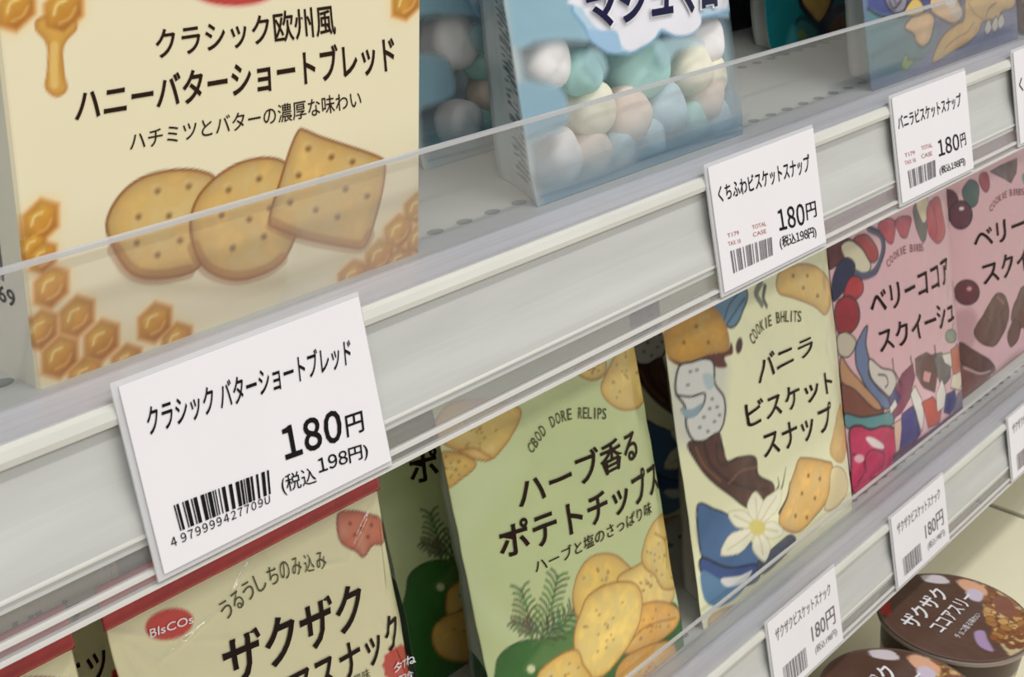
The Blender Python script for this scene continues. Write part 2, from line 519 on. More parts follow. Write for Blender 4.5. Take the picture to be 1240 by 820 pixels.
def seal_strip(sheet, v0, v1, name, mat, parent, org, teeth=True, lift=.0006, ridge=.0004, over=.0008):
    """flat crimped seal across the top of a bag"""
    nu = 120; nv = 14
    us = np.linspace(-over, sheet.w + over, nu + 1); vs = np.linspace(v0, v1, nv + 1)
    U, V = np.meshgrid(us, vs)
    off = lift + ridge * np.sin((V - v0) / (v1 - v0) * math.pi * 9) ** 2 + .0009 * (fbm(U, V * 0 + .01, .02, 5) - .5)
    F_ = sheet.O + U[..., None] * sheet.eu + V[..., None] * sheet.ev + off[..., None] * sheet.en
    B_ = F_ - .0012 * sheet.en
    k = (nu + 1) * (nv + 1); idx = np.arange(k).reshape(nv + 1, nu + 1)
    q = lambda i: np.stack([i[:-1, :-1], i[:-1, 1:], i[1:, 1:], i[1:, :-1]], -1).reshape(-1, 4).tolist()
    F = q(idx) + [f[::-1] for f in q(idx + k)]
    bd = list(idx[0]) + list(idx[1:, -1]) + list(idx[-1, :-1][::-1]) + list(idx[1:-1, 0][::-1])
    for i in range(len(bd)):
        c, d = bd[i], bd[(i + 1) % len(bd)]; F.append([d, c, c + k, d + k])
    return link(name, mesh_np(name, np.vstack([F_.reshape(-1, 3), B_.reshape(-1, 3)]), F, smooth=True, origin=org), mat, parent)

def copy_tree(o, parent=None, delta=None):
    c = o.copy(); COL.objects.link(c)
    if parent is not None: c.parent = parent
    for ch in list(o.children): copy_tree(ch, c)
    if delta is not None: c.location = (o.location[0] + delta[0], o.location[1] + delta[1], o.location[2] + delta[2])
    return c
# ------------------------------------------------------------------ setting and fixture
XA, XB = -0.45, 2.3
mb = MB(); mb.box(-3, 6, -4, 1.1, -0.04, 0.0)
tag(mb.build('floor', M['floor']), kind='structure')
mb = MB(); mb.box(XA, XB + .2, .80, .83, 0.0, 2.0)
tag(mb.build('wall_back', M['panel']), kind='structure')

def shelf(yf, z, dname, label):
    """one sheet-metal shelf: board with a row of punched holes, folded front edge"""
    t = thing('shelf', (XA, yf, z + H), label, 'shelf', None)
    org = (XA, yf, z + H)
    b = MB(); Z = z + H
    b.profile([(yf - .0105, Z), (.79, Z), (.79, Z - .0015), (yf - .009, Z - .0015)], XA, XB)
    b.build('shelf_board', M['shelf_metal'], t, org)
    b = MB(); b.profile([(yf - .0105, Z - .0005), (yf - .009, Z - .0016), (yf - .009, Z - .033), (yf + .004, Z - .033), (yf + .004, Z - .035), (yf - .0105, Z - .035)], XA, XB)
    b.build('front_edge', M['white_metal'], t, org)
    # punched holes as shallow dark discs let into the board
    for row, y in enumerate((yf + .0165, yf + .075, yf + .135)):
        h = MB()
        x = XA + .05
        while x < 1.6:
            n = 12
            V = [(x + .0035 * math.cos(2 * math.pi * k / n), y + .0022 * math.sin(2 * math.pi * k / n), Z + .0002) for k in range(n)]
            h.add(V, [tuple(range(n))]); x += .0145
        h.build('hole_row', M['hole'], t, org)
    return t
shelf(.28, -.155, 'upper', 'upper pale grey metal shelf carrying the honey carton and marshmallow bags')
shelf(.315, -.4625, 'lower', 'lower pale grey metal shelf carrying the green and cream snack bags')
shelf(.30, .12, 'over', 'unseen grey metal shelf added over the honey carton to shade the upper shelf')  # out of view, added and set low to darken the rear of the shelf below

def rail(y, z, label, flabel, hgt):
    """price rail clipped on the shelf front, and the clear fence standing behind it"""
    Z = z + H
    org = (XA, y - .014, Z)
    t = thing('price_rail', org, label, 'price rail')
    yl = y - .0137                                  # front of the lip
    sl = -.0123 / .0465                             # the rail leans: lower edge forward
    def pt(dz, out=0.0): return (yl + sl * (-dz) - out, Z + .0007 + dz)
    # lip (rounded bead)
    c = [pt(.0, .0), pt(-.0008, .0012), pt(-.0030, .0016), pt(-.0048, .0010), pt(-.0054, -.0008), pt(-.004, -.0024), pt(-.0005, -.0022)]
    b = MB(); b.profile(c, XA, XB); b.build('rail_lip', M['lip_white'], t, org)
    # channel that takes the cards
    f = [pt(-.0052, -.0012)]
    for k in range(13):
        s = k / 12; dz = -.0056 - s * .0272
        q = min(max((s - .45) / .5, 0), 1); q = q * q * (3 - 2 * q)
        f.append(pt(dz, -.0017 + .0019 * q))
    f += [pt(-.0345, -.0002), pt(-.0362, -.0002), pt(-.0368, -.0020), pt(-.0365, -.0042)]
    b = MB(); b.profile(f + [pt(-.0052, -.0045)], XA, XB); b.build('rail_channel', M['rail_white'], t, org)
    # raised bead along the channel's lower edge
    b = MB(); b.profile([pt(-.0327, -.0002), pt(-.0332, .0008), pt(-.0337, .0008), pt(-.0341, -.0004), pt(-.034, -.0012)], XA, XB)
    b.build('rail_bead', M['lip_white'], t, org)
    # clear flap below
    b = MB(); b.profile([pt(-.0360, -.0003), pt(-.0462, .0006), pt(-.0462, -.0006), pt(-.0360, -.0015)], XA, XB)
    b.build('clear_flap', M['flap'], t, org)
    for dz in (-.0425, -.0462):
        b = MB(); b.profile([pt(dz + .0004, .0012), pt(dz - .0005, .0012), pt(dz - .0008, -.0004), pt(dz + .0007, -.0004)], XA, XB)
        b.build('flap_ridge', M['ridge'], t, org)
    # fence
    org = (XA, y, Z)
    t2 = thing('shelf_fence', org, flabel, 'shelf fence')
    b = MB(); b.box(XA, XB, y - .0006, y + .0006, Z + .0016, Z + hgt - .0012); b.build('clear_panel', M['fence'], t2, org)
    b = MB(); b.profile([(y - .0008, Z + hgt - .0012), (y - .0008, Z + hgt), (y + .0008, Z + hgt), (y + .0008, Z + hgt - .0012)], XA, XB); b.build('top_edge', M['fence_edge'], t2, org)
    b = MB(); b.profile([(y - .0128, Z + .0002), (y - .0128, Z + .0012), (y - .0016, Z + .0018), (y + .001, Z + .0016), (y + .001, Z + .0002)], XA, XB); b.build('foot', M['foot'], t2, org)
rail(.28, -.155, 'white plastic price rail along the upper shelf front', 'clear plastic fence standing along the upper shelf edge', .0365)
rail(.315, -.4625, 'white plastic price rail along the lower shelf front', 'clear plastic fence standing along the lower shelf edge', .026)

# base deck with a joint
ZD = -.632
b = MB(); b.box(XA, 1.02, .10, .79, H + ZD - .03, H + ZD)
org = (XA, .1, 0)
t = thing('base_deck', org, 'cream base deck under the lower shelf where the cereal cups stand', 'base deck')
b.build('deck_board', M['deck'], t, org)
JX = 1.135
t.children[0].data.clear_geometry()
b = MB(); b.box(XA, JX - .004, .10, .79, H + ZD - .03, H + ZD); b.box(JX + .004, XB + .2, .10, .79, H + ZD - .03, H + ZD)
bpy.data.objects.remove(t.children[0]); b.build('deck_board', M['deck'], t, org)
b = MB(); b.box(JX - .004, JX + .004, .10, .79, H + ZD - .03, H + ZD - .002); b.build('joint_strip', M['joint'], t, org)
b = MB(); b.box(XA, XB + .2, .13, .15, 0.0, H + ZD - .03); b.build('kick_plate', M['white_metal'], t, org)

# ------------------------------------------------------------------ price labels
class TagSheet(Sheet): pass
TILT = math.degrees(math.atan2(.0123, .0465))
def price_tag(xw, yb, zb, label, w=.0805, h=.0485, upper=True, roll=0, sleeve=True, group=None, at=None):
    sh = Sheet(xw, yb, zb, w, h, TILT)
    sh.O = sh.O + .0026 * sh.en
    if at: sh.O[0] += np.mean([sh.inv(p)[0] for p in at])
    org = tuple(sh.O)
    t = thing('price_tag', org, label, 'price tag', group)
    def slab(u0, u1, v0, v1, n0, n1, name, mat):
        b = MB(); V = [sh.O + u * sh.eu + v * sh.ev + n * sh.en for n in (n0, n1) for v in (v0, v1) for u in (u0, u1)]
        b.add(V, box_vf(0, 1, 0, 1, 0, 1)[1]); return b.build(name, mat, t, org)
    slab(0, w, 0, h, -.0004, 0, 'card', M['card'])
    if sleeve: slab(-.0018, w + .0008, -.0016, h + .0014, -.0012, -.0006, 'clear_holder', M['sleeve'])
    return t, sh, org
yT, zT = .2547, -.198
# first label
t, sh, org = price_tag(.1787, yT, zT, 'price tag under the honey carton, the large one with 180 yen', h=.0492, at=((147,465),(195,692)))
k = Ink(sh, .0002)
k.text('クラシック バターショートブレッド', (175, 492), (423, 408), (426, 441), (180, 529), .012)
k.build('name_lettering', M['ink'], t, org)
k = Ink(sh, .0002).num('180', (338, 518), (411, 494), (415, 533), (346, 558), .026, .10).text('円', (417, 504), (438, 497), (441, 522), (420, 530), .012)
k.build('price_lettering', M['ink'], t, org)
k = Ink(sh, .0002).text('(税込', (338, 577), (380, 564), (384, 588), (343, 601), .004).num('198円)', (383, 555), (444, 536), (446, 556), (387, 578), .012, .08)
k.build('tax_price_lettering', M['ink'], t, org)
Ink(sh, .0002).bars((209.7, 612), (325, 569), (327.5, 598), (218, 643), 34, 3).build('barcode', M['ink'], t, org)
Ink(sh, .0002).num('4 979999427709U', (205, 652), (326, 599), (327, 609), (208, 663), .008, .22).build('barcode_digits', M['ink'], t, org)

def small_tag(x, label, dx, name, q_name, q_price, q_yen, q_tax, q_bar, marks):
    t, sh, org = price_tag(x, yT, zT, label, at=dx)
    Ink(sh, .0002).text(name, *q_name, .012).build('name_lettering', M['ink'], t, org)
    Ink(sh, .0002).num('180', *q_price, .014, .10).text('円', *q_yen, .008).build('price_lettering', M['ink'], t, org)
    Ink(sh, .0002).num('(税込198円)', *q_tax, .012, .06).build('tax_price_lettering', M['ink'], t, org)
    Ink(sh, .0002).bars(*q_bar, 24, 5).build('barcode', M['grey_ink'], t, org)
    g = Ink(sh, .0002)
    for (s_, a, b_, c, d) in marks: g.text(s_, a, b_, c, d, .0)
    g.build('small_print', M['red_ink'], t, org)
small_tag(.4461, 'white price tag in front of the marshmallow bag, above the cream vanilla bag', ((856,210),(880,350)), 'くちふわビスケットスナップ',
          ((868, 226), (979, 186), (981, 208), (871, 246)), ((940, 254), (972.5, 245.5), (975, 272), (944, 280)),
          ((975, 247), (987, 243), (989, 262), (977, 267)), ((943, 287), (987, 273), (989, 288), (945, 303)),
          ((884, 304), (934, 287), (935.5, 309), (888, 331)),
          [('T179', (880, 283), (894, 279), (895, 284), (881, 288)), ('TOTAL', (910, 273), (927, 268), (928, 273), (911, 278)), ('TAX 10', (881, 293), (896, 289), (897, 294), (882, 298)), ('CASE', (911, 282), (927, 277), (928, 282), (912, 287))])
small_tag(.6040, 'white price tag above the pink berry bag, below the blue cracker bag', ((1077,122),(1097,248)), 'バニラビスケットスナップ',
          ((1086, 141), (1162.5, 112), (1164, 129), (1088, 158)), ((1134.5, 170), (1160, 161), (1162, 181), (1137, 190)),
          ((1162, 163), (1168, 160), (1170, 175), (1164, 179)), ((1137, 202), (1168, 190), (1169, 201), (1138, 213)),
          ((1099, 207), (1132, 193.5), (1133, 214), (1102, 228)),
          [('T179', (1095, 186), (1107, 182), (1108, 187), (1096, 191)), ('TOTAL', (1115, 177), (1128, 173), (1129, 178), (1116, 182)), ('TAX 10', (1095, 195), (1108, 191), (1109, 196), (1096, 200)), ('CASE', (1115, 187), (1128, 183), (1129, 188), (1116, 192))])
# label cut by the right border
t, sh, org = price_tag(.8420, yT, zT, 'white price tag cut off by the right border of the photo, on the upper rail', at=((1227,76),(1238,182)))
Ink(sh, .0002).text('くちふわ', (1233, 95), (1262, 84), (1263, 100), (1235, 112), .01).build('name_lettering', M['ink'], t, org)
Ink(sh, .0002).text('180円', (1262, 120), (1290, 108), (1291, 125), (1264, 138), .01).build('price_lettering', M['ink'], t, org)
# labels of the lower rail
yL, zL = yT + .035, zT - .3075
for x, lab in ((((931, 769), (931, 769)), 'white price tag on the lower rail, left of the two cereal cup lids'),
               (((1077, 634), (1090, 705)), 'white price tag on the lower rail, just above the farther cereal cup'),
               (((1221, 512), (1225, 560)), 'white price tag on the lower rail cut off by the right border of the photo')):
    t, sh, org = price_tag(.8, yL, zL, lab, w=.079, at=x)
    def q(u0, v1, u1, v0):
        return [(u0 * sh.w, v1 * sh.h), (u1 * sh.w, v1 * sh.h), (u1 * sh.w, v0 * sh.h), (u0 * sh.w, v0 * sh.h)]
    def put(ink, body, r, bold=.008):
        V, F = glyphs(body, bold); Q = np.array(q(*r)); X = V[:, :1]; Y = V[:, 1:]
        ink.flat((Q[3] * (1 - X) + Q[2] * X) * (1 - Y) + (Q[0] * (1 - X) + Q[1] * X) * Y, F); return ink
    put(Ink(sh, .0002), 'ザクザクビスケットスナック', (.08, .86, .9, .70)).build('name_lettering', M['grey_ink'], t, org)
    put(Ink(sh, .0002), '180円', (.56, .54, .92, .30)).build('price_lettering', M['grey_ink'], t, org)
    put(Ink(sh, .0002), '(税込198円)', (.58, .24, .92, .12), 0).build('tax_price_lettering', M['grey_ink'], t, org)
    bk = Ink(sh, .0002); rng = random.Random(4); xx = .12
    while xx < .45:
        w_ = rng.choice((.006, .012, .018)); bk.flat([(xx * sh.w, .08 * sh.h), ((xx + w_) * sh.w, .08 * sh.h), ((xx + w_) * sh.w, .34 * sh.h), (xx * sh.w, .34 * sh.h)], [(0, 1, 2, 3)]); xx += w_ + rng.choice((.008, .014))
    bk.build('barcode', M['grey_ink'], t, org)
# ------------------------------------------------------------------ honey shortbread carton
def rows(c0, c1): return [c0, c1]
def hexpts(c, r, rot=0, sq=1.0, shear=-.33):
    """pixel outline of a honeycomb cell as printed on the slanting front"""
    return [(c[0] + r * math.sin(math.radians(60 * k + rot)) * .92, c[1] - r * math.cos(math.radians(60 * k + rot)) * sq + shear * r * math.sin(math.radians(60 * k + rot)) * .92) for k in range(6)]
BX = Sheet(.170, .2868, -.155, .1372, .205)
def box_paint(P, sh):
    P.dx = .0005
    cells = [((20, 10), 25), ((77, 12), 26), ((492, 3), 19), ((49, 268), 24), ((40, 300), 18), ((62, 348), 23), ((93, 384), 23), ((50, 400), 22), ((72.5, 432), 24),
             ((123, 413), 23), ((153, 439), 20), ((103, 456), 22), ((187.5, 391), 22), ((214, 413), 20), ((483, 281), 19), ((460, 311), 19),
             ((505, 252), 17), ((508, 289), 17), ((484, 317), 17), ((428, 337), 20), ((52, 312), 18)]
    for c, r in cells:       # wax around the cells
        P.poly(hexpts(c, r * 1.42), (246, 226, 176), smooth=True, soft=.003, op=.8)
    for c, r in cells:
        P.poly(hexpts(c, r * 1.24), (228, 168, 92), soft=.0010)
    # dripping honey
    P.poly([(44, 34), (55, 48), (59, 62), (58, 88), (56, 106), (68, 116), (80, 108), (77, 90), (75, 62), (80, 48), (92, 34), (86, 22), (50, 22)], (222, 168, 74), smooth=True, edge=(200, 140, 56), ew=.0004,
           fx=lambda c, u, v, d: c * (1.06 - .25 * np.exp(np.minimum(d, 0) / .0016))[:, None])
    P.line([(66, 56), (65, 80), (66, 102)], .0022, (240, 204, 122), op=.7)
    for c, r in cells:
        q = P.pix(c); rm = np.linalg.norm(P.pix((c[0] + r, c[1])) - q)
        P.poly(hexpts(c, r * 1.02), (214, 150, 52), fx=fx_honey(q, rm, int(c[0])), soft=.0010)
        P.line([(c[0] - r * .45, c[1] + r * .2), (c[0] - r * .3, c[1] - r * .25), (c[0] + r * .1, c[1] - r * .45)], rm * .13, (252, 226, 150), op=.75)
        P.line([(c[0] - r * .2, c[1] + r * .62), (c[0] + r * .3, c[1] + r * .35), (c[0] + r * .55, c[1] - r * .1)], rm * .12, (242, 196, 110), op=.5)
    # soft printed ground under the biscuits
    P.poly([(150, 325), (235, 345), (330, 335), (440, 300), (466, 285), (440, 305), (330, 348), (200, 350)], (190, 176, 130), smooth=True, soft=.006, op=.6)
    def biscuit(pts, holes, seed, cut):
        P.poly(pts, (214, 178, 106), smooth=True, fx=fx_bake((150, 98, 48), (240, 216, 152), seed, .0024), edge=(150, 92, 40), ew=.0004)
        # the biscuit's baked side along its lower rim
        P.line(cut, .0042, (172, 108, 50), op=.55)
        for h in holes:
            P.ell(h, 3.4, 4.2, (128, 82, 34), 20, soft=.0012)
            P.ell((h[0] - 1, h[1] - 4), 4, 2.5, (240, 210, 140), 0, soft=.0016, op=.5)
    z = lambda x, y: (x / 2.3846, y / 2.3846)
    biscuit([z(308, 660), z(318, 610), z(350, 560), z(395, 522), z(450, 500), z(520, 490), z(580, 495), z(625, 520), z(640, 600), z(610, 700), z(575, 770), z(520, 796), z(450, 804), z(400, 798), z(365, 775), z(330, 720)],
            [z(455, 550), z(545, 537), z(400, 625), z(488, 622), z(395, 700), z(520, 693), z(455, 735)], 3, [z(330, 720), z(368, 775), z(410, 797), z(470, 800), z(545, 785)])
    biscuit([z(550, 640), z(562, 590), z(590, 545), z(640, 500), z(700, 468), z(770, 456), z(825, 472), z(865, 530), z(868, 610), z(850, 690), z(815, 755), z(760, 790), z(690, 808), z(625, 795), z(580, 760), z(556, 700)],
            [z(660, 547), z(748, 515), z(640, 620), z(720, 632), z(762, 682), z(672, 715), z(780, 600)], 9, [z(560, 715), z(590, 770), z(640, 797), z(700, 802), z(770, 782), z(815, 750)])
    # the square biscuit
    z2 = [z(862, 378), z(880, 376), z(925, 395), z(1000, 420), z(1060, 440), z(1102, 458), z(1112, 475), z(1108, 530), z(1090, 610), z(1065, 690), z(1045, 716), z(1010, 714), z(940, 702), z(870, 686), z(800, 660), z(778, 645), z(785, 600), z(810, 520), z(838, 430)]
    biscuit(z2, [z(890, 428), z(957, 452), z(1018, 466), z(862, 505), z(928, 517), z(998, 545), z(838, 583), z(912, 605), z(975, 625), z(1060, 565)], 14, [z(785, 648), z(860, 680), z(940, 700), z(1040, 712), z(1068, 680)])
    # red roundel
    P.ell((283, -14), 57, 24, (236, 190, 172), 0)
    P.ell((283, -14), 52, 20.5, (196, 62, 52), 0)
def carton():
    org = (.170, .2868, -.155 + H)
    t = thing('shortbread_carton', org, 'cream honey butter shortbread carton at the far left of the upper shelf', 'carton')
    # body: a folded carton, front painted, slightly softened edges
    w, h, d = BX.w, BX.h, .062
    def face(n0, n1, fn, paint=None, base=(247, 238, 206)):
        us = np.linspace(0, 1, n0 + 1); vs = np.linspace(0, 1, n1 + 1); U, V = np.meshgrid(us, vs)
        return U, V
    V = []; F = []; C = []
    def add(U, Vv, pts, col):
        n1, n0 = U.shape; k = sum(len(x) for x in V); idx = np.arange(n0 * n1).reshape(n1, n0) + k
        V.append(pts.reshape(-1, 3)); C.append(col.reshape(-1, 4))
        F.extend(np.stack([idx[:-1, :-1], idx[:-1, 1:], idx[1:, 1:], idx[1:, :-1]], -1).reshape(-1, 4).tolist())
    cell = .00055
    us = np.linspace(0, w, int(w / cell)); vs = np.linspace(0, h, int(h / cell)); U, Vv = np.meshgrid(us, vs)
    P = Paint(U.ravel(), Vv.ravel(), (246, 236, 202), BX.inv); P.dx = cell
    P.c[:, :3] *= (.985 + .03 * (fbm(P.U, P.V, .02, 2)[:, None] - .5))
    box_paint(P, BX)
    r = .0012
    fu = np.clip(np.abs(U - w / 2) - (w / 2 - r), 0, None); off = np.sqrt(np.maximum(r * r - fu ** 2, 0)) - r
    add(U, Vv, BX.S(U, Vv, off), P.c.reshape(U.shape + (4,)))
    n = 40
    ss = np.linspace(r, d, n); vs2 = np.linspace(0, h, 120); S_, V2 = np.meshgrid(ss[::-1], vs2)
    side = np.ones(S_.shape + (4,)); side[..., :3] = lin((236, 232, 214))
    pts = BX.O + S_[..., None] * np.array([0, 1., 0]) + V2[..., None] * np.array([0, 0, 1.])
    add(S_, V2, pts, side)
    S2, V3 = np.meshgrid(ss, vs2)
    pts = BX.O + np.array([w, 0, 0]) + S2[..., None] * np.array([0, 1., 0]) + V3[..., None] * np.array([0, 0, 1.])
    add(S2, V3, pts, side.copy())
    b = box_vf(0, w, r, d, 0, h); k = sum(len(x) for x in V)
    V.append(BX.O + np.array(b[0])); C.append(np.tile(np.append(lin((240, 232, 205)), 1), (8, 1)))
    F += [tuple(i + k for i in b[1][0]), tuple(i + k for i in b[1][1]), tuple(i + k for i in b[1][3])]
    link('carton_body', mesh_np('carton_body', np.vstack(V), F, np.vstack(C), origin=org), M['board'], t)
    k = Ink(BX, .00015)
    k.text('クラシック欧州風', (186, 35), (404, 4), (407, 42), (190, 73), .012).text('ハニーバターショートブレッド', (92, 106), (476, 41), (480, 86), (90, 150), .02)
    k.build('title_lettering', M['brown_ink'], t, org)
    Ink(BX, .00015).text('ハチミツとバターの濃厚な味わい', (157, 160), (436, 108), (438, 130), (157, 184), .004).build('subtitle_lettering', M['brown_ink'], t, org)
    # print on the left side: a barcode and a line of small type
    mb = MB(); rng = random.Random(2); y = .010
    O = BX.O
    for wd_ in (.0010, .0006, .0016, .0006, .0010, .0022, .0006, .0012, .0018, .0006, .001, .0014):
        mb.add([O + np.array([-.0002, y, .026]), O + np.array([-.0002, y + wd_, .026]), O + np.array([-.0002, y + wd_, .052]), O + np.array([-.0002, y, .052])], [(0, 3, 2, 1)])
        y += wd_ + rng.choice((.0007, .0012, .0016))
    mb.build('side_barcode', M['grey_ink'], t, org)
    mb = MB()
    def side_text(body, y0, z0, z1, w_):
        V_, F_ = glyphs(body, .01)
        mb.add([O + np.array([-.0002, y0 + (1 - a) * w_, z0 + b_ * (z1 - z0)]) for a, b_ in V_], F_)
    side_text('48 7069', .006, .020, .0245, .026)
    mb.build('barcode_digits', M['ink'], t, org); mb = MB()
    side_text('原材料名', .0045, .066, .074, .034); mb.build('ingredient_lettering', M['ink'], t, org); mb = MB()
    side_text('小麦粉', .0055, .088, .095, .026)
    mb.build('side_lettering', M['ink'], t, org)
carton()

# ------------------------------------------------------------------ side print for bags
def side_marks(col, seed=1, lo=.15, hi=.8, dark=(70, 70, 70), band=None):
    def f(c, s, v, left):
        rng = np.random.RandomState(seed); lut = rng.rand(200)
        if left:
            row = np.clip((v * 230).astype(int), 0, 199); colm = (s * 9).astype(int)
            a = (s > .05) & (s < .45) & (v > lo) & (v < hi) & (row % 3 != 0)
            k = lut[(row // 3 * 7 + colm * 31 + row % 3 * 3) % 200] > .45
            c[a & k, :3] = lin(dark)
            if band is not None:
                for v0, v1, bc in band:
                    m = (v > v0) & (v < v1); c[m, :3] = lin(bc)
        return c
    return f

# ------------------------------------------------------------------ cream crunchy snack bags (left, lower shelf)
ZK = Sheet(.2315, .327, -.4625,   .1345, .1715, 13, bulge=.009, pu=4, pv=3, wr=.0014, seed=4, creases=(
    (.000, .170, .030, .152, .0011, .0012), (.002, .168, .022, .140, .0009, .0011), (.004, .166, .012, .125, .0009, .0012), (.012, .150, .048, .158, .0008, .0010),
    (.048, .158, .066, .170, .0007, .0010), (.134, .168, .108, .150, .0011, .0012), (.108, .150, .090, .156, .0008, .0010), (.132, .165, .126, .128, .0010, .0012), (.070, .170, .074, .158, .0009, .0011),
    (.020, .120, .006, .080, .0009, .0014), (.118, .120, .130, .085, .0008, .0014), (.030, .152, .060, .140, .0006, .0012)))
def zak_paint(P, sh):
    P.c[:, :3] *= (1 + .06 * (fbm(P.U, P.V, .03, 5)[:, None] - .5))
    # logo roundel (its lettering is a mesh of its own)
    P.ell((205, 756), 30, 19, (206, 62, 48), -14)
    # biscuit stick picture, top right
    P.poly([(409, 624), (425, 619), (444, 622), (462, 630), (466, 655), (452, 660), (441, 674), (432, 668), (412, 655)], (198, 112, 82), smooth=True, fx=fx_bake((150, 62, 44), (232, 168, 138), 4, .002), edge=(140, 58, 42), ew=.0004)
    for p in ((424, 634), (438, 640), (450, 636), (430, 648), (446, 650)): P.ell(p, 2.2, 2.0, (120, 40, 30))
    # red stamp, lower right
    a = np.linspace(0, 2 * math.pi, 26, endpoint=False)
    P.poly([(489 + (24 + 2.5 * (k % 2)) * math.cos(x), 806 + (24 + 2.5 * (k % 2)) * math.sin(x)) for k, x in enumerate(a)], (200, 52, 40))
    P.poly([(150, 900), (260, 880), (380, 900), (420, 980), (300, 1040), (170, 1010)], (196, 138, 84), smooth=True, fx=fx_bake(seed=7), edge=(140, 80, 40))
    P.poly([(300, 930), (400, 900), (470, 930), (470, 1010), (360, 1050)], (206, 150, 92), smooth=True, fx=fx_bake(seed=8), edge=(140, 80, 40))
ZPARTS = []
def zak_bag(label):
    org = tuple(ZK.O)
    t = thing('snack_bag', org, label, 'snack bag')
    pouch(ZK, zak_paint, .045, 'pouch', M['film_shiny'], t, org, (206, 200, 160), cell=.0008, base_col=(236, 229, 186))
    seal_strip(ZK, .1705, .187, 'top_seal', M['seal'], t, org, lift=.0012)
    k = Ink(ZK, .0005)
    k.text('ザクザク', (266, 776), (436, 701), (440, 757), (276, 836), .022)
    k.text('ココアスナック', (276, 850), (478, 738), (484, 778), (288, 905), .016).build('title_lettering', M['choc_ink'], t, org)
    Ink(ZK, .0005).arc('うるうしちのみ込み', [(271, 753), (318, 715), (358, 697), (396, 688)], .0070, .004).build('arc_lettering', M['olive_ink'], t, org)
    Ink(ZK, .0005).text('チョコ風味', (392, 836), (446, 808), (448, 820), (394, 850), .004).build('tagline_lettering', M['olive_ink'], t, org)
    Ink(ZK, .0005).text('BIsCOs', (180, 762), (232, 744), (234, 754), (181, 773), .01).build('logo_lettering', M['white_ink'], t, org)
    Ink(ZK, .0005).text('夕7ね', (476, 803), (503, 791), (504, 803), (477, 815), .02).text('配合', (482, 818), (500, 810), (501, 819), (483, 828), .02).build('stamp_lettering', M['white_ink'], t, org)
    return t
zk = zak_bag('cream crunchy snack bag with red top seal, under the large price tag')
zk2 = copy_tree(zk, None, (-.1483, 0.0, 0)); zk2['label'] = 'cream crunchy snack bag in the bottom left corner of the photo'
zk3 = copy_tree(zk, None, (-.082, .075, 0)); zk3['label'] = 'shaded snack bag standing behind the gap between the two cream crunchy snack bags'

# ------------------------------------------------------------------ green potato chip bags
PT = Sheet(.4130, .326, -.4625, .1520, .205, 16, bulge=.011, pu=3.2, pv=3.2, wr=.0022, seed=8)
def chip(P, pts, seed, col=(226, 186, 96), fold=None):
    P.poly(pts, col, smooth=True, fx=fx_bake((196, 138, 56), (248, 224, 150), seed, .0026), edge=(170, 116, 50), ew=.0004)
    c = np.mean(np.array(pts, float), 0); rng = random.Random(seed)
    for _ in range(16):
        k = rng.random() * .75; p = pts[rng.randrange(len(pts))]
        P.ell((c[0] + (p[0] - c[0]) * k, c[1] + (p[1] - c[1]) * k), 1.5, 1.2, (150, 108, 50), 0, op=.8)
    if fold: P.line(fold, .0014, (186, 126, 52), op=.8)
def sprig(P, base, tip, n, L, col, seed):
    rng = random.Random(seed); b = np.array(base, float); t = np.array(tip, float); d = t - b; perp = np.array([-d[1], d[0]]) / np.linalg.norm(d); dn = d / np.linalg.norm(d)
    P.line([b, b + d * .5 + perp * 2, t], .0010, (96, 116, 62))
    for k in range(n):
        f = (k + .6) / n; p = b + d * f; l = L * (1 - .45 * f) * (.8 + .4 * rng.random())
        for s_ in (-1, 1):
            e = p + dn * l * .65 + perp * s_ * l * .75
            cc = tuple(int(x * (.75 + .5 * rng.random())) for x in col)
            P.line([p, (p + e) / 2 + dn * 2, e], .0012, cc)
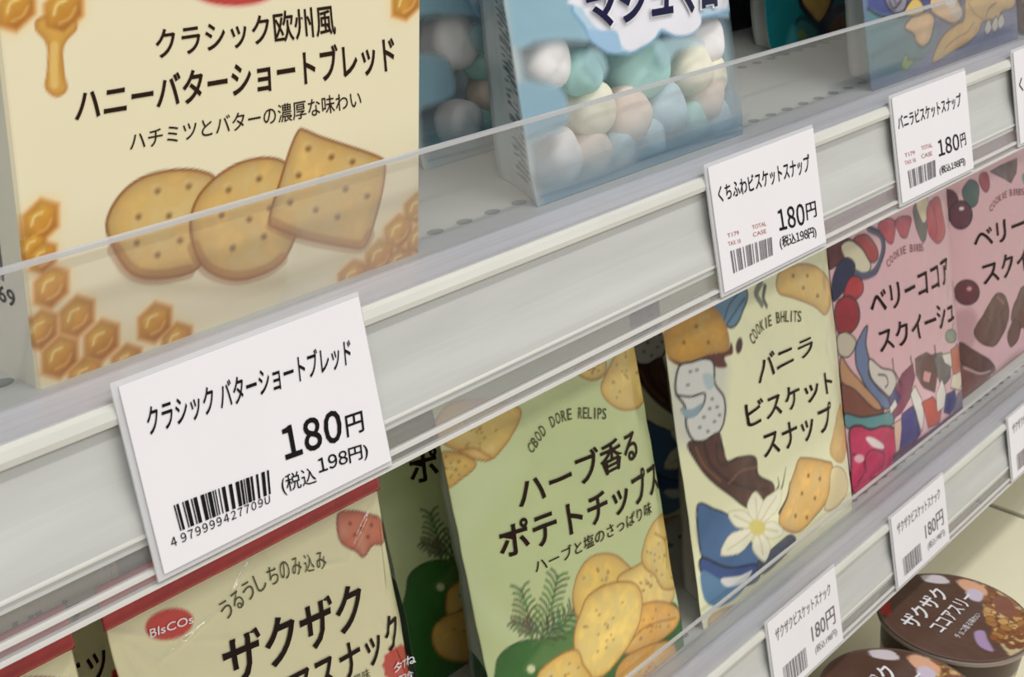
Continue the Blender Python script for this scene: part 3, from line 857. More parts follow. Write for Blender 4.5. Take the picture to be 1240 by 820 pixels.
def pot_paint(P, sh):
    z = lambda x, y: (440 + x / 1.952, 400 + y / 1.952)
    P.c[:, :3] *= (1 + .05 * (fbm(P.U, P.V, .03, 6)[:, None] - .5))
    # printed tone: paler swoosh
    P.poly([z(215, 330), z(300, 300), z(380, 300), z(300, 420), z(250, 520), z(300, 640), z(380, 720), z(300, 700), z(225, 560)], (214, 226, 176), smooth=True, soft=.012, op=.8)
    # chips along the top
    chip(P, [z(165, 250), z(185, 190), z(240, 165), z(330, 170), z(372, 190), z(355, 240), z(310, 300), z(275, 308), z(230, 290)], 21, (214, 186, 104), [z(225, 285), z(262, 280), z(300, 300)])
    chip(P, [z(170, 330), z(185, 290), z(235, 295), z(265, 318), z(230, 352), z(195, 372)], 22, (206, 176, 92))
    chip(P, [z(500, 95), z(530, 70), z(570, 70), z(572, 100), z(540, 118)], 23, (226, 200, 120))
    chip(P, [z(562, 135), z(590, 70), z(620, 20), z(660, 30), z(672, 90), z(664, 165), z(630, 188), z(590, 178)], 24, (226, 196, 112))
    # herb leaf field at the foot
    P.poly([z(300, 850), z(322, 770), z(380, 735), z(450, 730), z(520, 690), z(600, 640), z(700, 640), z(760, 700), z(760, 1100), z(250, 1100)], (52, 112, 42), smooth=True, edge=(44, 92, 38), ew=.0006,
           fx=fx_noise(.4, .012, 4))
    P.poly([z(380, 800), z(470, 700), z(540, 660), z(520, 740), z(440, 790)], (104, 140, 76), smooth=True, soft=.004, op=.6)
    for a in ((z(400, 735), z(372, 612), 8, 24, (78, 112, 62), 1), (z(420, 735), z(460, 580), 10, 26, (70, 106, 56), 2), (z(430, 735), z(545, 618), 9, 24, (66, 98, 52), 3), (z(412, 715), z(352, 690), 6, 16, (96, 104, 74), 4), (z(400, 745), z(500, 660), 8, 22, (60, 96, 50), 5)): sprig(P, *a)
    P.ell(z(395, 802), 5, 5, (222, 226, 176))
    # pile of chips
    chip(P, [z(495, 640), z(505, 580), z(540, 535), z(590, 530), z(630, 560), z(660, 600), z(640, 640), z(560, 660), z(510, 680)], 31, (232, 196, 100))
    chip(P, [z(600, 590), z(640, 560), z(690, 540), z(728, 580), z(735, 630), z(700, 660), z(640, 640)], 32, (238, 208, 122))
    chip(P, [z(665, 560), z(660, 520), z(690, 450), z(730, 440), z(745, 520), z(742, 600), z(710, 610), z(690, 580)], 33, (232, 202, 112), [z(690, 480), z(715, 500), z(720, 560)])
    chip(P, [z(590, 740), z(640, 660), z(700, 640), z(745, 660), z(740, 700), z(690, 740), z(630, 765)], 34, (226, 172, 84), [z(620, 748), z(670, 700), z(738, 680)])
    chip(P, [z(500, 760), z(502, 700), z(530, 630), z(580, 600), z(640, 598), z(660, 640), z(650, 700), z(610, 770), z(570, 815), z(530, 818)], 35, (240, 208, 116))
    chip(P, [z(600, 800), z(640, 760), z(720, 735), z(745, 770), z(730, 850), z(650, 880), z(600, 850)], 36, (222, 166, 80))
    chip(P, [z(410, 820), z(440, 785), z(500, 755), z(520, 790), z(540, 830), z(500, 870), z(420, 880)], 37, (232, 196, 104))
    chip(P, [z(380, 900), z(470, 850), z(560, 860), z(600, 920), z(520, 980), z(400, 980)], 38, (228, 186, 96))
PTO = tuple(PT.O)
pt = thing('chip_bag', PTO, 'light green herb potato chip bag in the middle of the lower shelf, front one', 'chip bag')
pouch(PT, pot_paint, .05, 'pouch', M['film'], pt, PTO, (222, 226, 214), side_fx=side_marks(None, 4, .2, .62, (96, 104, 92), [(.0, .18, (58, 92, 52)), (.86, 1.0, (206, 214, 160))]), cell=.0009, inset=.040, base_col=(206, 218, 160))
seal_strip(PT, .193, .205, 'top_seal', plain('green_seal_film', (176, 190, 130), .3, coat=.4, noise=.15, nscale=90), pt, PTO)
Ink(PT).text('ハーブ香る', (624, 580), (769, 515), (773, 554), (628, 619), .016).text('ポテトチップス', (600, 637), (793, 553), (798, 593), (606, 680), .018).build('title_lettering', M['brown_ink'], pt, PTO)
Ink(PT).text('ハーブと塩のさっぱり味', (645, 679), (787, 605), (789, 622), (648, 695), .006).build('subtitle_lettering', M['brown_ink'], pt, PTO)
Ink(PT).arc('CBOD DORE RELIPS', [(643, 551), (664, 522), (692, 508), (734, 508)], .0056, .008).build('arc_lettering', M['olive_ink'], pt, PTO)
p2 = copy_tree(pt, None, (.0220, .078, 0)); p2['label'] = 'shaded green herb potato chip bag standing behind the front chip bag, left of it'

# ------------------------------------------------------------------ cream vanilla biscuit bags
VN = Sheet(.5830, .326, -.4625, .1790, .205, 14, bulge=.011, pu=3.2, pv=3.2, wr=.0022, seed=12)
def van_paint(P, sh):
    z = lambda x, y: (780 + x / 2.05, 200 + y / 2.05)
    y9 = lambda x, y: (780 + x / 2.563, 500 + y / 2.563)
    K = (34, 30, 30)
    P.c[:, :3] *= (1 + .04 * (fbm(P.U, P.V, .03, 9)[:, None] - .5))
    P.poly([z(60, 480), z(100, 470), z(200, 480), z(205, 560), z(190, 650), z(130, 700), z(70, 660)], (214, 214, 206), smooth=True, soft=.01, op=.8)
    # blue leaf and biscuit, top left
    P.poly([z(165, 330), z(200, 300), z(252, 305), z(250, 350), z(225, 400), z(196, 392)], (96, 138, 166), smooth=True, edge=K, ew=.0006)
    P.line([z(196, 392), z(210, 350), z(240, 310)], .001, (40, 60, 84)); P.line([z(205, 395), z(232, 355), z(250, 330)], .001, (40, 60, 84))
    P.poly([z(48, 440), z(60, 390), z(100, 350), z(160, 345), z(196, 380), z(212, 430), z(205, 470), z(175, 468), z(150, 480), z(110, 500), z(70, 488)], (196, 148, 62), smooth=True, fx=fx_bake((150, 96, 34), (226, 188, 104), 41, .004))
    P.poly([z(60, 478), z(110, 492), z(160, 470), z(205, 462), z(216, 440), z(220, 468), z(200, 478), z(206, 500), z(180, 502), z(160, 486), z(110, 504)], (98, 44, 26), smooth=True)
    for p in ((100, 440), (160, 440), (130, 400)): P.ell(z(*p), 2, 2.4, (134, 92, 36))
    P.ell(z(236, 448), 4, 10, (72, 34, 26), 8)
    # pale spotted roll with a curling edge
    P.poly([z(80, 560), z(88, 500), z(120, 488), z(150, 480), z(172, 490), z(176, 540), z(200, 580), z(198, 640), z(170, 680), z(130, 686), z(108, 650), z(104, 600)], (224, 224, 220), smooth=True, edge=K, ew=.0007)
    P.line([z(84, 570), z(118, 574), z(150, 566), z(150, 590), z(130, 618), z(108, 622), z(96, 604)], .0012, K)
    P.poly([z(94, 606), z(122, 604), z(146, 590), z(132, 620), z(108, 626)], (150, 174, 186), smooth=True)
    P.poly([z(146, 520), z(170, 520), z(174, 548), z(158, 556)], (186, 204, 208), smooth=True)
    for p in ((116, 512), (132, 508), (170, 580), (182, 600), (164, 604), (150, 625), (176, 636), (188, 620), (140, 650), (160, 660), (110, 545)): P.ell(z(*p), 2.2, 1.8, (120, 124, 128))
    # flowing chocolate
    P.poly([z(112, 690), z(150, 684), z(185, 665), z(196, 700), z(206, 735), z(235, 726), z(275, 726), z(284, 770), z(318, 790), z(322, 812), z(300, 842), z(258, 850), z(218, 822), z(165, 780), z(132, 736)], (88, 50, 38), smooth=True, edge=(50, 26, 22), ew=.0007, fx=fx_noise(.5, .006, 3))
    P.line([z(150, 690), z(165, 740), z(205, 780), z(250, 800), z(300, 806)], .0016, (52, 26, 22)); P.line([z(180, 690), z(184, 735), z(206, 745)], .0014, (56, 30, 26)); P.line([z(210, 790), z(240, 760), z(280, 750)], .0012, (140, 96, 78), op=.7)
    P.line([z(130, 700), z(150, 745), z(190, 785)], .0012, (140, 92, 70), op=.7)
    # biscuits at the top right and right side
    P.poly([z(328, 290), z(345, 258), z(400, 245), z(440, 262), z(458, 290), z(462, 340), z(448, 372), z(420, 350), z(370, 330), z(335, 318)], (226, 190, 110), smooth=True, fx=fx_bake((186, 130, 56), (248, 222, 150), 43, .003), edge=(150, 104, 48), ew=.0004)
    for p in ((370, 275), (405, 275), (395, 305), (430, 325)): P.ell(z(*p), 1.8, 2.2, (150, 104, 50))
    P.line([z(290, 290), z(278, 320), z(292, 346)], .004, (120, 128, 112)); P.line([z(300, 300), z(296, 330), z(304, 350)], .003, (84, 92, 84))
    P.poly([z(462, 720), z(470, 660), z(486, 590), z(498, 640), z(502, 700), z(490, 740)], (226, 186, 112), smooth=True, fx=fx_bake((184, 128, 60), (240, 212, 146), 44, .003))
    P.poly([y9(420, 345), y9(440, 270), y9(475, 155), y9(500, 140), y9(560, 150), y9(585, 165), y9(575, 240), y9(560, 285), y9(510, 345), y9(470, 372)], (232, 186, 104), smooth=True, fx=fx_bake((190, 128, 54), (246, 216, 146), 45, .003), edge=(150, 98, 44), ew=.0005)
    for p in ((510, 195), (545, 205), (490, 250), (530, 265), (470, 320), (505, 325)): P.ell(y9(*p), 1.6, 2.6, (146, 96, 40))
    P.poly([y9(585, 170), y9(620, 180), y9(632, 230), y9(600, 290), y9(560, 300), y9(575, 240)], (240, 222, 170), smooth=True, edge=(170, 130, 70), ew=.0004)
    # blue pot
    P.poly([y9(165, 290), y9(220, 300), y9(270, 325), y9(330, 400), y9(360, 440), y9(355, 475), y9(300, 490), y9(230, 470), y9(180, 445)], (74, 112, 158), smooth=True, edge=(30, 44, 74), ew=.0006, fx=fx_noise(.3, .01, 8))
    P.poly([y9(180, 450), y9(260, 480), y9(350, 472), y9(352, 520), y9(280, 540), y9(190, 510)], (56, 84, 140), smooth=True, edge=(24, 34, 60), ew=.0007)
    P.poly([y9(180, 490), y9(250, 520), y9(330, 500), y9(300, 560), y9(240, 600), y9(190, 580)], (96, 136, 170), smooth=True)
    P.poly([y9(240, 515), y9(300, 505), y9(335, 490), y9(310, 525), y9(260, 540)], (232, 232, 226), smooth=True)
    P.poly([y9(350, 470), y9(400, 420), y9(450, 380), y9(470, 400), y9(420, 460), y9(370, 500)], (60, 70, 96), smooth=True, edge=K, ew=.0005)
    # dark grass blades and the vanilla flower
    for a, b in (((400, 290), (440, 170)), ((420, 310), (452, 215)), ((405, 250), (415, 200))):
        P.line([y9(*a), y9((a[0] + b[0]) / 2 + 8, (a[1] + b[1]) / 2), y9(*b)], .0026, (58, 44, 48), taper=True)
    c = (350, 355)
    for tip, wd_ in (((345, 245), 26), ((425, 235), 24), ((432, 372), 26), ((375, 462), 26), ((240, 440), 30), ((262, 310), 26)):
        d = np.array(tip, float) - c; L = np.linalg.norm(d); d /= L; pn = np.array([-d[1], d[0]])
        pts = [np.array(c, float), c + d * L * .35 + pn * wd_ * .8, c + d * L * .65 + pn * wd_, np.array(tip, float), c + d * L * .65 - pn * wd_, c + d * L * .35 - pn * wd_ * .8]
        P.poly([y9(*p) for p in pts], (246, 242, 216), smooth=True, edge=(206, 200, 160), ew=.0003)
        P.line([y9(*c), y9(*(c + d * L * .8))], .0010, (214, 206, 158), smooth=False)
    P.poly([y9(325, 350), y9(345, 330), y9(375, 345), y9(370, 375), y9(340, 380)], (226, 212, 120), smooth=True, soft=.002)
    # crumbs of picture at the foot
    P.poly([y9(200, 640), y9(260, 600), y9(330, 590), y9(420, 560), y9(420, 640), y9(300, 720), y9(220, 720)], (222, 196, 142), smooth=True, fx=fx_bake(seed=46))
    P.poly([y9(480, 440), y9(560, 380), y9(620, 360), y9(560, 460), y9(500, 480)], (236, 222, 176), smooth=True)
VNO = tuple(VN.O)
vn = thing('biscuit_bag', VNO, 'cream vanilla biscuit bag with a white flower, front one on the lower shelf', 'biscuit bag')
pouch(VN, van_paint, .042, 'pouch', M['film'], vn, VNO, (222, 222, 216), side_fx=side_marks(None, 9, .1, .7, (120, 120, 122)), cell=.00095, inset=.054, base_col=(246, 246, 204))
seal_strip(VN, .193, .205, 'top_seal', plain('cream_seal_film', (226, 224, 180), .3, coat=.4, noise=.15, nscale=90), vn, VNO)
z = lambda x, y: (780 + x / 2.05, 200 + y / 2.05)
Ink(VN).text('バニラ', (916, 433), (982, 405), (985, 427), (918, 467), .012).text('ビスケット', (901, 488), (1005, 446), (1008, 474), (904, 520), .012).text('スナップ', (921, 524), (1005, 485), (1008, 520), (925, 557), .012).build('title_lettering', M['choc_ink'], vn, VNO)
Ink(VN).arc('COOKIE BHLITS', [(911, 419), (922, 402), (944, 391), (970, 390)], .0066, .008).build('arc_lettering', M['olive_ink'], vn, VNO)
v2 = copy_tree(vn, None, (.062, .080, 0)); v2['label'] = 'shaded vanilla biscuit bag in the gap between front chip and vanilla bags'

# ------------------------------------------------------------------ pink berry cocoa bags
BR = Sheet(.7720, .331, -.4625, .1780, .205, 14, bulge=.011, pu=3.2, pv=3.2, wr=.0022, seed=15)
def ber_paint(P, sh):
    z = lambda x, y: (990 + x / 3.416, 180 + y / 3.416)
    y7 = lambda x, y: (990 + x / 3.728, 400 + y / 3.728)
    K = (40, 26, 36)
    P.c[:, :3] *= (1 + .05 * (fbm(P.U, P.V, .03, 12)[:, None] - .5))
    # blue swirl and berries, top left
    P.poly([z(20, 430), z(60, 390), z(120, 370), z(160, 395), z(150, 440), z(100, 470), z(40, 500)], (110, 48, 54), smooth=True, edge=K, ew=.0006, fx=fx_noise(.5, .006, 3))
    P.poly([z(98, 400), z(140, 380), z(190, 420), z(220, 480), z(200, 520), z(150, 510), z(110, 450)], (228, 220, 190), smooth=True, edge=K, ew=.0006)
    P.poly([z(150, 375), z(200, 355), z(240, 400), z(250, 450), z(222, 470), z(190, 420)], (176, 64, 66), smooth=True, edge=K, ew=.0006)
    P.line([z(210, 330), z(262, 360), z(270, 430), z(240, 505), z(190, 528), z(150, 512)], .0052, (86, 88, 116)); P.line([z(214, 326), z(268, 358), z(276, 432), z(244, 512)], .0010, K)
    P.poly([z(60, 560), z(80, 490), z(120, 452), z(154, 480), z(140, 540), z(100, 600), z(64, 630)], (40, 40, 78), smooth=True, edge=K, ew=.0006)
    P.poly([z(110, 590), z(140, 530), z(180, 540), z(188, 590), z(150, 630), z(115, 630)], (196, 56, 66), smooth=True, edge=K, ew=.0005, fx=fx_noise(.4, .006, 5))
    P.poly([z(70, 690), z(85, 630), z(130, 610), z(165, 640), z(172, 710), z(140, 760), z(90, 770)], (168, 40, 52), smooth=True, edge=K, ew=.0006, fx=fx_noise(.5, .006, 6))
    P.poly([z(80, 780), z(120, 760), z(160, 800), z(130, 860), z(88, 850)], (208, 196, 176), smooth=True, edge=K, ew=.0005)
    # petals hanging from the top
    for pts, col in (([(250, 320), (280, 290), (318, 300), (315, 380), (296, 392), (270, 360)], (206, 88, 100)), ([(320, 300), (350, 280), (388, 290), (372, 360), (350, 368), (332, 340)], (196, 84, 98)),
                     ([(395, 250), (420, 230), (445, 280), (452, 350), (436, 388), (412, 340)], (120, 112, 106)), ([(410, 210), (450, 200), (462, 260), (440, 310), (418, 270)], (230, 214, 178)),
                     ([(455, 240), (500, 200), (520, 280), (528, 350), (500, 392), (470, 370), (455, 320)], (196, 70, 84))):
        P.poly([z(*p) for p in pts], col, smooth=True, edge=K, ew=.0004, fx=fx_noise(.3, .008, len(pts)))
    P.line([z(480, 250), z(492, 310), z(488, 370)], .001, (120, 30, 44))
    P.ell(z(552, 776), 7, 8, (136, 150, 128), edge=K, ew=.0004); P.line([z(556, 752), z(562, 720)], .001, K)
    # streams and cup, bottom left
    P.poly([y7(170, 90), y7(195, 20), y7(225, -20), y7(218, 60), y7(235, 140), y7(232, 200), y7(280, 270), y7(330, 330), y7(310, 356), y7(260, 320), y7(210, 240), y7(178, 170)], (112, 128, 166), smooth=True, edge=K, ew=.0006)
    P.poly([y7(235, 130), y7(290, 170), y7(340, 185), y7(355, 240), y7(330, 300), y7(290, 270), y7(240, 210)], (226, 216, 206), smooth=True, edge=K, ew=.0006)
    P.line([y7(275, 200), y7(308, 206), y7(318, 240), y7(306, 258)], .0012, K)
    P.poly([y7(110, 220), y7(150, 215), y7(220, 270), y7(270, 340), y7(300, 365), y7(240, 390), y7(120, 380)], (132, 74, 58), smooth=True, edge=K, ew=.0006)
    P.poly([y7(105, 120), y7(150, 180), y7(210, 250), y7(290, 350), y7(250, 350), y7(170, 270), y7(108, 230)], (198, 148, 110), smooth=True, edge=K, ew=.0005)
    P.poly([y7(125, 378), y7(200, 392), y7(280, 380), y7(340, 365), y7(335, 430), y7(240, 445), y7(135, 440)], (96, 148, 152), smooth=True, edge=K, ew=.0006)
    P.poly([y7(145, 455), y7(190, 430), y7(240, 448), y7(300, 432), y7(350, 450), y7(356, 520), y7(350, 620), y7(250, 720), y7(160, 740), y7(150, 600)], (206, 52, 98), smooth=True, edge=K, ew=.0008, fx=fx_noise(.35, .006, 7))
    P.line([y7(220, 640), y7(214, 580), y7(250, 540), y7(300, 560), y7(290, 620)], .0012, (110, 20, 50)); P.line([y7(160, 560), y7(200, 575), y7(210, 640), y7(180, 690)], .0012, (110, 20, 50)); P.line([y7(235, 670), y7(290, 650), y7(330, 590)], .0012, (110, 20, 50))
    P.poly([y7(218, 490), y7(245, 484), y7(298, 520), y7(292, 536), y7(250, 526)], (240, 224, 222), smooth=True); P.ell(y7(188, 580), 6, 5, (232, 178, 190))
    # leafy shards, bottom right
    for pts, col in (([(350, 260), (380, 200), (430, 150), (440, 210), (420, 300), (380, 370), (345, 400), (330, 330)], (140, 60, 92)), ([(318, 310), (350, 262), (375, 300), (355, 350), (330, 350)], (70, 66, 130)), ([(325, 350), (350, 310), (362, 340), (330, 380)], (236, 228, 222)),
                     ([(440, 130), (490, 100), (530, 120), (540, 210), (530, 280), (480, 260), (445, 200)], (108, 70, 66)), ([(420, 290), (440, 250), (470, 310), (480, 400), (470, 460), (450, 400), (430, 330)], (236, 230, 220)),
                     ([(380, 380), (430, 340), (455, 420), (465, 470), (420, 530), (370, 540), (372, 440)], (66, 60, 130)), ([(470, 330), (520, 300), (560, 360), (550, 420), (500, 440)], (206, 92, 74)),
                     ([(520, 110), (560, 100), (600, 150), (602, 210), (560, 260), (540, 200)], (104, 96, 96)), ([(535, 290), (560, 220), (580, 280), (570, 350), (540, 370)], (240, 232, 222)), ([(560, 110), (600, 100), (606, 170), (575, 150)], (236, 226, 214)),
                     ([(600, 90), (630, 60), (658, 100), (662, 160), (630, 220), (610, 190)], (206, 100, 60)), ([(600, 260), (610, 200), (660, 180), (662, 230), (640, 270)], (240, 228, 196)), ([(580, 290), (620, 268), (630, 320), (600, 380), (570, 370)], (58, 58, 120)),
                     ([(345, 420), (378, 400), (370, 540), (352, 560)], (228, 190, 170)), ([(480, 180), (515, 190), (505, 240), (475, 230)], (226, 160, 160)), ([(630, 290), (660, 260), (672, 330), (600, 400)], (120, 110, 130)), ([(660, 250), (680, 330), (664, 340)], (240, 236, 226))):
        P.poly([y7(*p) for p in pts], col, edge=K, ew=.0004)
    P.poly([y7(340, 560), y7(470, 480), y7(600, 380), y7(680, 330), y7(700, 600), y7(400, 800)], (110, 62, 100), smooth=False, fx=fx_noise(.5, .01, 3))
    for a, b in (((345, 190), (338, 130)), ((380, 250), (350, 190)), ((425, 150), (420, 120)), ((532, 120), (528, 70))): P.line([y7(*a), y7(*b)], .0014, K, smooth=False)
BRO = tuple(BR.O)
br = thing('cocoa_bag', BRO, 'pink berry cocoa bag with a red cup and colourful shards, next to the vanilla bag', 'snack bag')
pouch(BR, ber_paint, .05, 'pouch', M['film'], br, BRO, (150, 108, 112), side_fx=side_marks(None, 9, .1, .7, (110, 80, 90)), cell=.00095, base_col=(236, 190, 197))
seal_strip(BR, .193, .205, 'top_seal', plain('pink_seal_film', (212, 160, 168), .3, coat=.4, noise=.15, nscale=90), br, BRO)
Ink(BR).text('ベリーココア', (1051, 355), (1146, 310), (1149, 341), (1054, 385), .012).text('スクイーシュ', (1060, 400), (1152, 357), (1155, 388), (1066, 428), .012).build('title_lettering', M['choc_ink'], br, BRO)
Ink(BR).arc('COOKIE BIRBS', [(1075, 325), (1085, 313), (1100, 306), (1118, 304)], .0052, .004).build('arc_lettering', plain('mauve_ink', (150, 104, 108), .5), br, BRO)
br.location = tuple(BRO)

CH = Sheet(.9640, .341, -.4625, .1780, .205, 14, bulge=.011, pu=3.2, pv=3.2, wr=.0022, seed=17)
def cho_paint(P, sh):
    z = lambda x, y: (990 + x / 3.416, 180 + y / 3.416)
    K = (40, 26, 30)
    P.poly([z(715, 95), z(760, 70), z(825, 40), z(822, 100), z(800, 140)], (110, 82, 76), edge=K, ew=.0005)
    P.poly([z(845, 110), z(880, 90), z(900, 130), z(870, 170)], (122, 150, 140), smooth=True)
    P.poly([z(600, 170), z(630, 130), z(665, 150), z(664, 215), z(640, 242), z(612, 220)], (82, 104, 100), smooth=True, edge=K, ew=.0005)
    P.poly([z(670, 110), z(700, 100), z(712, 150), z(696, 180), z(672, 150)], (168, 62, 72), smooth=True, edge=K, ew=.0004)
    P.poly([z(490, 210), z(540, 170), z(580, 200), z(575, 260), z(540, 300), z(500, 280)], (100, 42, 54), smooth=True, edge=K, ew=.0005)
    P.ell(z(592, 274), 14, 17, (104, 44, 60), edge=K, ew=.0007, fx=fx_noise(.5, .006, 3)); P.ell(z(596, 248), 3, 2, (240, 226, 228))
    P.ell(z(618, 595), 15, 15, (112, 34, 44), edge=K, ew=.0007, fx=fx_noise(.5, .006, 4)); P.ell(z(628, 580), 3, 2.5, (220, 150, 156))
    P.poly([z(560, 700), z(620, 660), z(660, 700), z(650, 800), z(580, 860)], (206, 158, 166), smooth=True, soft=.006)
    def bar(pts, seed):
        P.poly([z(*p) for p in pts], (112, 66, 52), smooth=True, edge=(60, 32, 26), ew=.0006, fx=fx_noise(.5, .008, seed), n=3)
    bar([(648, 750), (690, 680), (735, 605), (770, 605), (790, 650), (780, 740), (740, 810), (700, 815), (660, 790)], 3)
    P.line([z(690, 690), z(722, 722), z(775, 660)], .0010, (68, 38, 32)); P.line([z(722, 722), z(705, 805)], .0010, (68, 38, 32)); P.line([z(745, 615), z(770, 640)], .002, (164, 120, 104), op=.7)
    bar([(800, 700), (825, 620), (850, 570), (900, 600), (890, 720), (840, 740)], 5)
    bar([(785, 780), (810, 710), (840, 730), (830, 790), (800, 820)], 6)
    y7 = lambda x, y: (990 + x / 3.728, 400 + y / 3.728)
    P.poly([y7(640, 60), y7(700, 90), y7(790, 150), y7(800, 190), y7(760, 195), y7(690, 170), y7(640, 140)], (92, 52, 44), smooth=True, edge=(50, 28, 24), ew=.0006)
    P.poly([y7(640, 160), y7(700, 180), y7(780, 200), y7(760, 260), y7(700, 300), y7(640, 330)], (122, 74, 70), smooth=True, edge=(60, 32, 30), ew=.0006)
    P.line([y7(660, 170), y7(730, 195), y7(780, 185)], .0016, (214, 178, 170), op=.8)
    P.poly([y7(740, 260), y7(900, 100), y7(1000, 140), y7(1000, 400), y7(700, 400)], (176, 128, 132), smooth=True, soft=.008)
CHO = tuple(CH.O)
ch = thing('cocoa_bag', CHO, 'pink berry cocoa bag with chocolate bars at the right border of the photo', 'snack bag')
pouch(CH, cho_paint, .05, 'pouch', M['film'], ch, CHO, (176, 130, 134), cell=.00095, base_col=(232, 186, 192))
seal_strip(CH, .193, .205, 'top_seal', bpy.data.materials['pink_seal_film'], ch, CHO)
Ink(CH).text('ベリーココア', (1177, 281), (1276, 232), (1279, 265), (1180, 304), .012).text('スクイーシュ', (1186, 320), (1282, 274), (1285, 307), (1191, 346), .012).build('title_lettering', M['choc_ink'], ch, CHO)
Ink(CH).arc('COOKIE BIRBS', [(1199, 258), (1208, 246), (1222, 238), (1240, 236)], .0052, .004).build('arc_lettering', bpy.data.materials['mauve_ink'], ch, CHO)

# ------------------------------------------------------------------ marshmallow bags: clear window, loose marshmallows inside
MM = Sheet(.3680, .2885, -.155, .1390, .19, 14, bulge=.009, pu=3.5, pv=3.0, wr=.0010, seed=20)
def mm_paint(P, sh):
    z = lambda x, y: (480 + x / 2.818, y / 2.818)
    # clear film; a thin blue tint everywhere, opaque print above and along the foot
    P.c[:, :3] = lin((176, 208, 220)); P.c[:, 3] = .07
    v = P.V; u = P.U
    a = np.clip((.020 - v + .004 * np.sin(u / .139 * 3)) / .018, 0, 1) * .6
    P.c[:, 3] = np.maximum(P.c[:, 3], a + .07); P.c[:, :3] = P.c[:, :3] * (1 - a[:, None]) + lin((120, 178, 204)) * a[:, None]
    e = np.clip((.005 - u) / .004, 0, 1); P.c[:, 3] = np.maximum(P.c[:, 3], .75 * e); P.c[:, :3] = P.c[:, :3] * (1 - e[:, None]) + lin((206, 222, 224)) * e[:, None]
    # printed blue upper field with its scalloped lower edge
    P.poly([z(330, -900), z(1200, -900), z(1135, 40), z(1135, 60), z(1080, 55), z(1045, 60), z(1020, 115), z(960, 128), z(905, 110), z(870, 150), z(800, 185), z(720, 180), z(665, 140), z(620, 130), z(540, 128), z(470, 135), z(430, 160), z(395, 150)],
           (158, 196, 212), alpha=.93, soft=.002)
    P.poly([z(360, -100), z(640, -100), z(640, 130), z(520, 128), z(440, 150), z(400, 150)], (150, 190, 208), alpha=.93, soft=.006)
    P.poly([z(415, 290), z(500, 285), z(560, 300), z(585, 360), z(580, 430), z(500, 468), z(445, 470)], (150, 188, 206), smooth=True, alpha=.9, soft=.003)
    P.poly([z(660, 170), z(700, 180), z(720, 235), z(690, 280), z(640, 220)], (170, 208, 214), smooth=True, alpha=.75, soft=.003)
    P.poly([z(880, 160), z(930, 130), z(1010, 125), z(1050, 150), z(960, 175), z(920, 230)], (176, 210, 220), smooth=True, alpha=.75, soft=.003)
    # cloud shaped label, blue rim then white
    P.poly([z(640, 90), z(600, 40), z(600, -60), z(1140, -200), z(1140, 40), z(1045, 60), z(1015, 112), z(960, 125), z(905, 108), z(865, 150), z(800, 184), z(720, 178), z(665, 140)], (184, 214, 234), smooth=False, alpha=1.0, edge=(130, 176, 208), ew=.0008)
    P.poly([z(640, -20), z(1130, -150), z(1130, 20), z(1040, 20), z(1040, 80), z(1000, 116), z(950, 118), z(905, 96), z(880, 130), z(840, 156), z(790, 172), z(740, 120), z(720, 110), z(680, 90), z(636, 30)], (240, 240, 248), smooth=True, alpha=1.0)
    P.poly([z(655, 100), z(700, 105), z(752, 108), z(765, 176), z(715, 172), z(668, 138)], (158, 196, 228), smooth=True, alpha=1.0)
    # seam lines at the foot, glints of crinkled film are left to the light
    P.line([(655, 238), (720, 218), (800, 186), (900, 158)], .0012, (72, 120, 148), op=.8, alpha=.8)
MMO = tuple(MM.O)
mm = thing('marshmallow_bag', MMO, 'blue see-through marshmallow bag with navy lettering, front one on the upper shelf', 'marshmallow bag')
mm_prof = side_marks(None, 6, .03, .40, (70, 78, 90))
def mm_side(c, s, v, left):
    c = mm_prof(c, s, v, left); return c
pouch(MM, mm_paint, .040, 'pouch', M['clear_film'], mm, MMO, (214, 226, 230), side_fx=mm_side, cell=.0008, back_alpha=1.0, side_alpha=.85, right_col=(180, 206, 220), bottom=.8, inset=.032, rinset=.004, gusset=.002)
seal_strip(MM, .180, .19, 'top_seal', plain('blue_seal_film', (140, 184, 206), .3, coat=.4), mm, MMO)
k = Ink(MM, .0009).text('マシュマロ', (704, -12), (864, -52), (866, 14), (716, 38), .075); k.build('title_backing', M['white_ink'], mm, MMO)
Ink(MM, .0013).text('マシュマロ', (704, -8), (864, -48), (866, 11), (714, 36), .035).build('title_lettering', M['navy_ink'], mm, MMO)
m2 = copy_tree(mm, None, (.0035, .0570, 0)); m2['label'] = 'blue see-through marshmallow bag standing behind the front marshmallow bag'

MCOL = {'white': (254, 248, 246), 'mint': (190, 234, 226), 'cream': (252, 246, 222), 'pink': (250, 230, 214), 'blue': (208, 232, 240)}
MMAT = {k: plain('marshmallow_' + k, c, .75, noise=.04, nscale=90) for k, c in MCOL.items()}
def marsh_mesh(seed):
    bm = bmesh.new(); bmesh.ops.create_icosphere(bm, subdivisions=4, radius=1)
    rng = np.random.RandomState(seed); ph = rng.rand(6) * 6.28
    for v in bm.verts:
        x, y, zz = v.co; r = math.hypot(x, y)
        p = 3.2; k = (abs(x) ** 2 + abs(y) ** 2) ** (p / 2) + abs(zz) ** p
        s_ = k ** (-1 / p); d = Vector((x * s_, y * s_, zz * s_ * .78))
        d *= 1 + .04 * math.sin(3 * math.atan2(y, x) + ph[0]) + .03 * math.sin(4 * zz + ph[1]) + .02 * math.sin(2 * x * 3 + ph[2])
        v.co = d
    me = bpy.data.meshes.new('marshmallow'); bm.to_mesh(me); bm.free()
    me.polygons.foreach_set('use_smooth', [True] * len(me.polygons)); return me
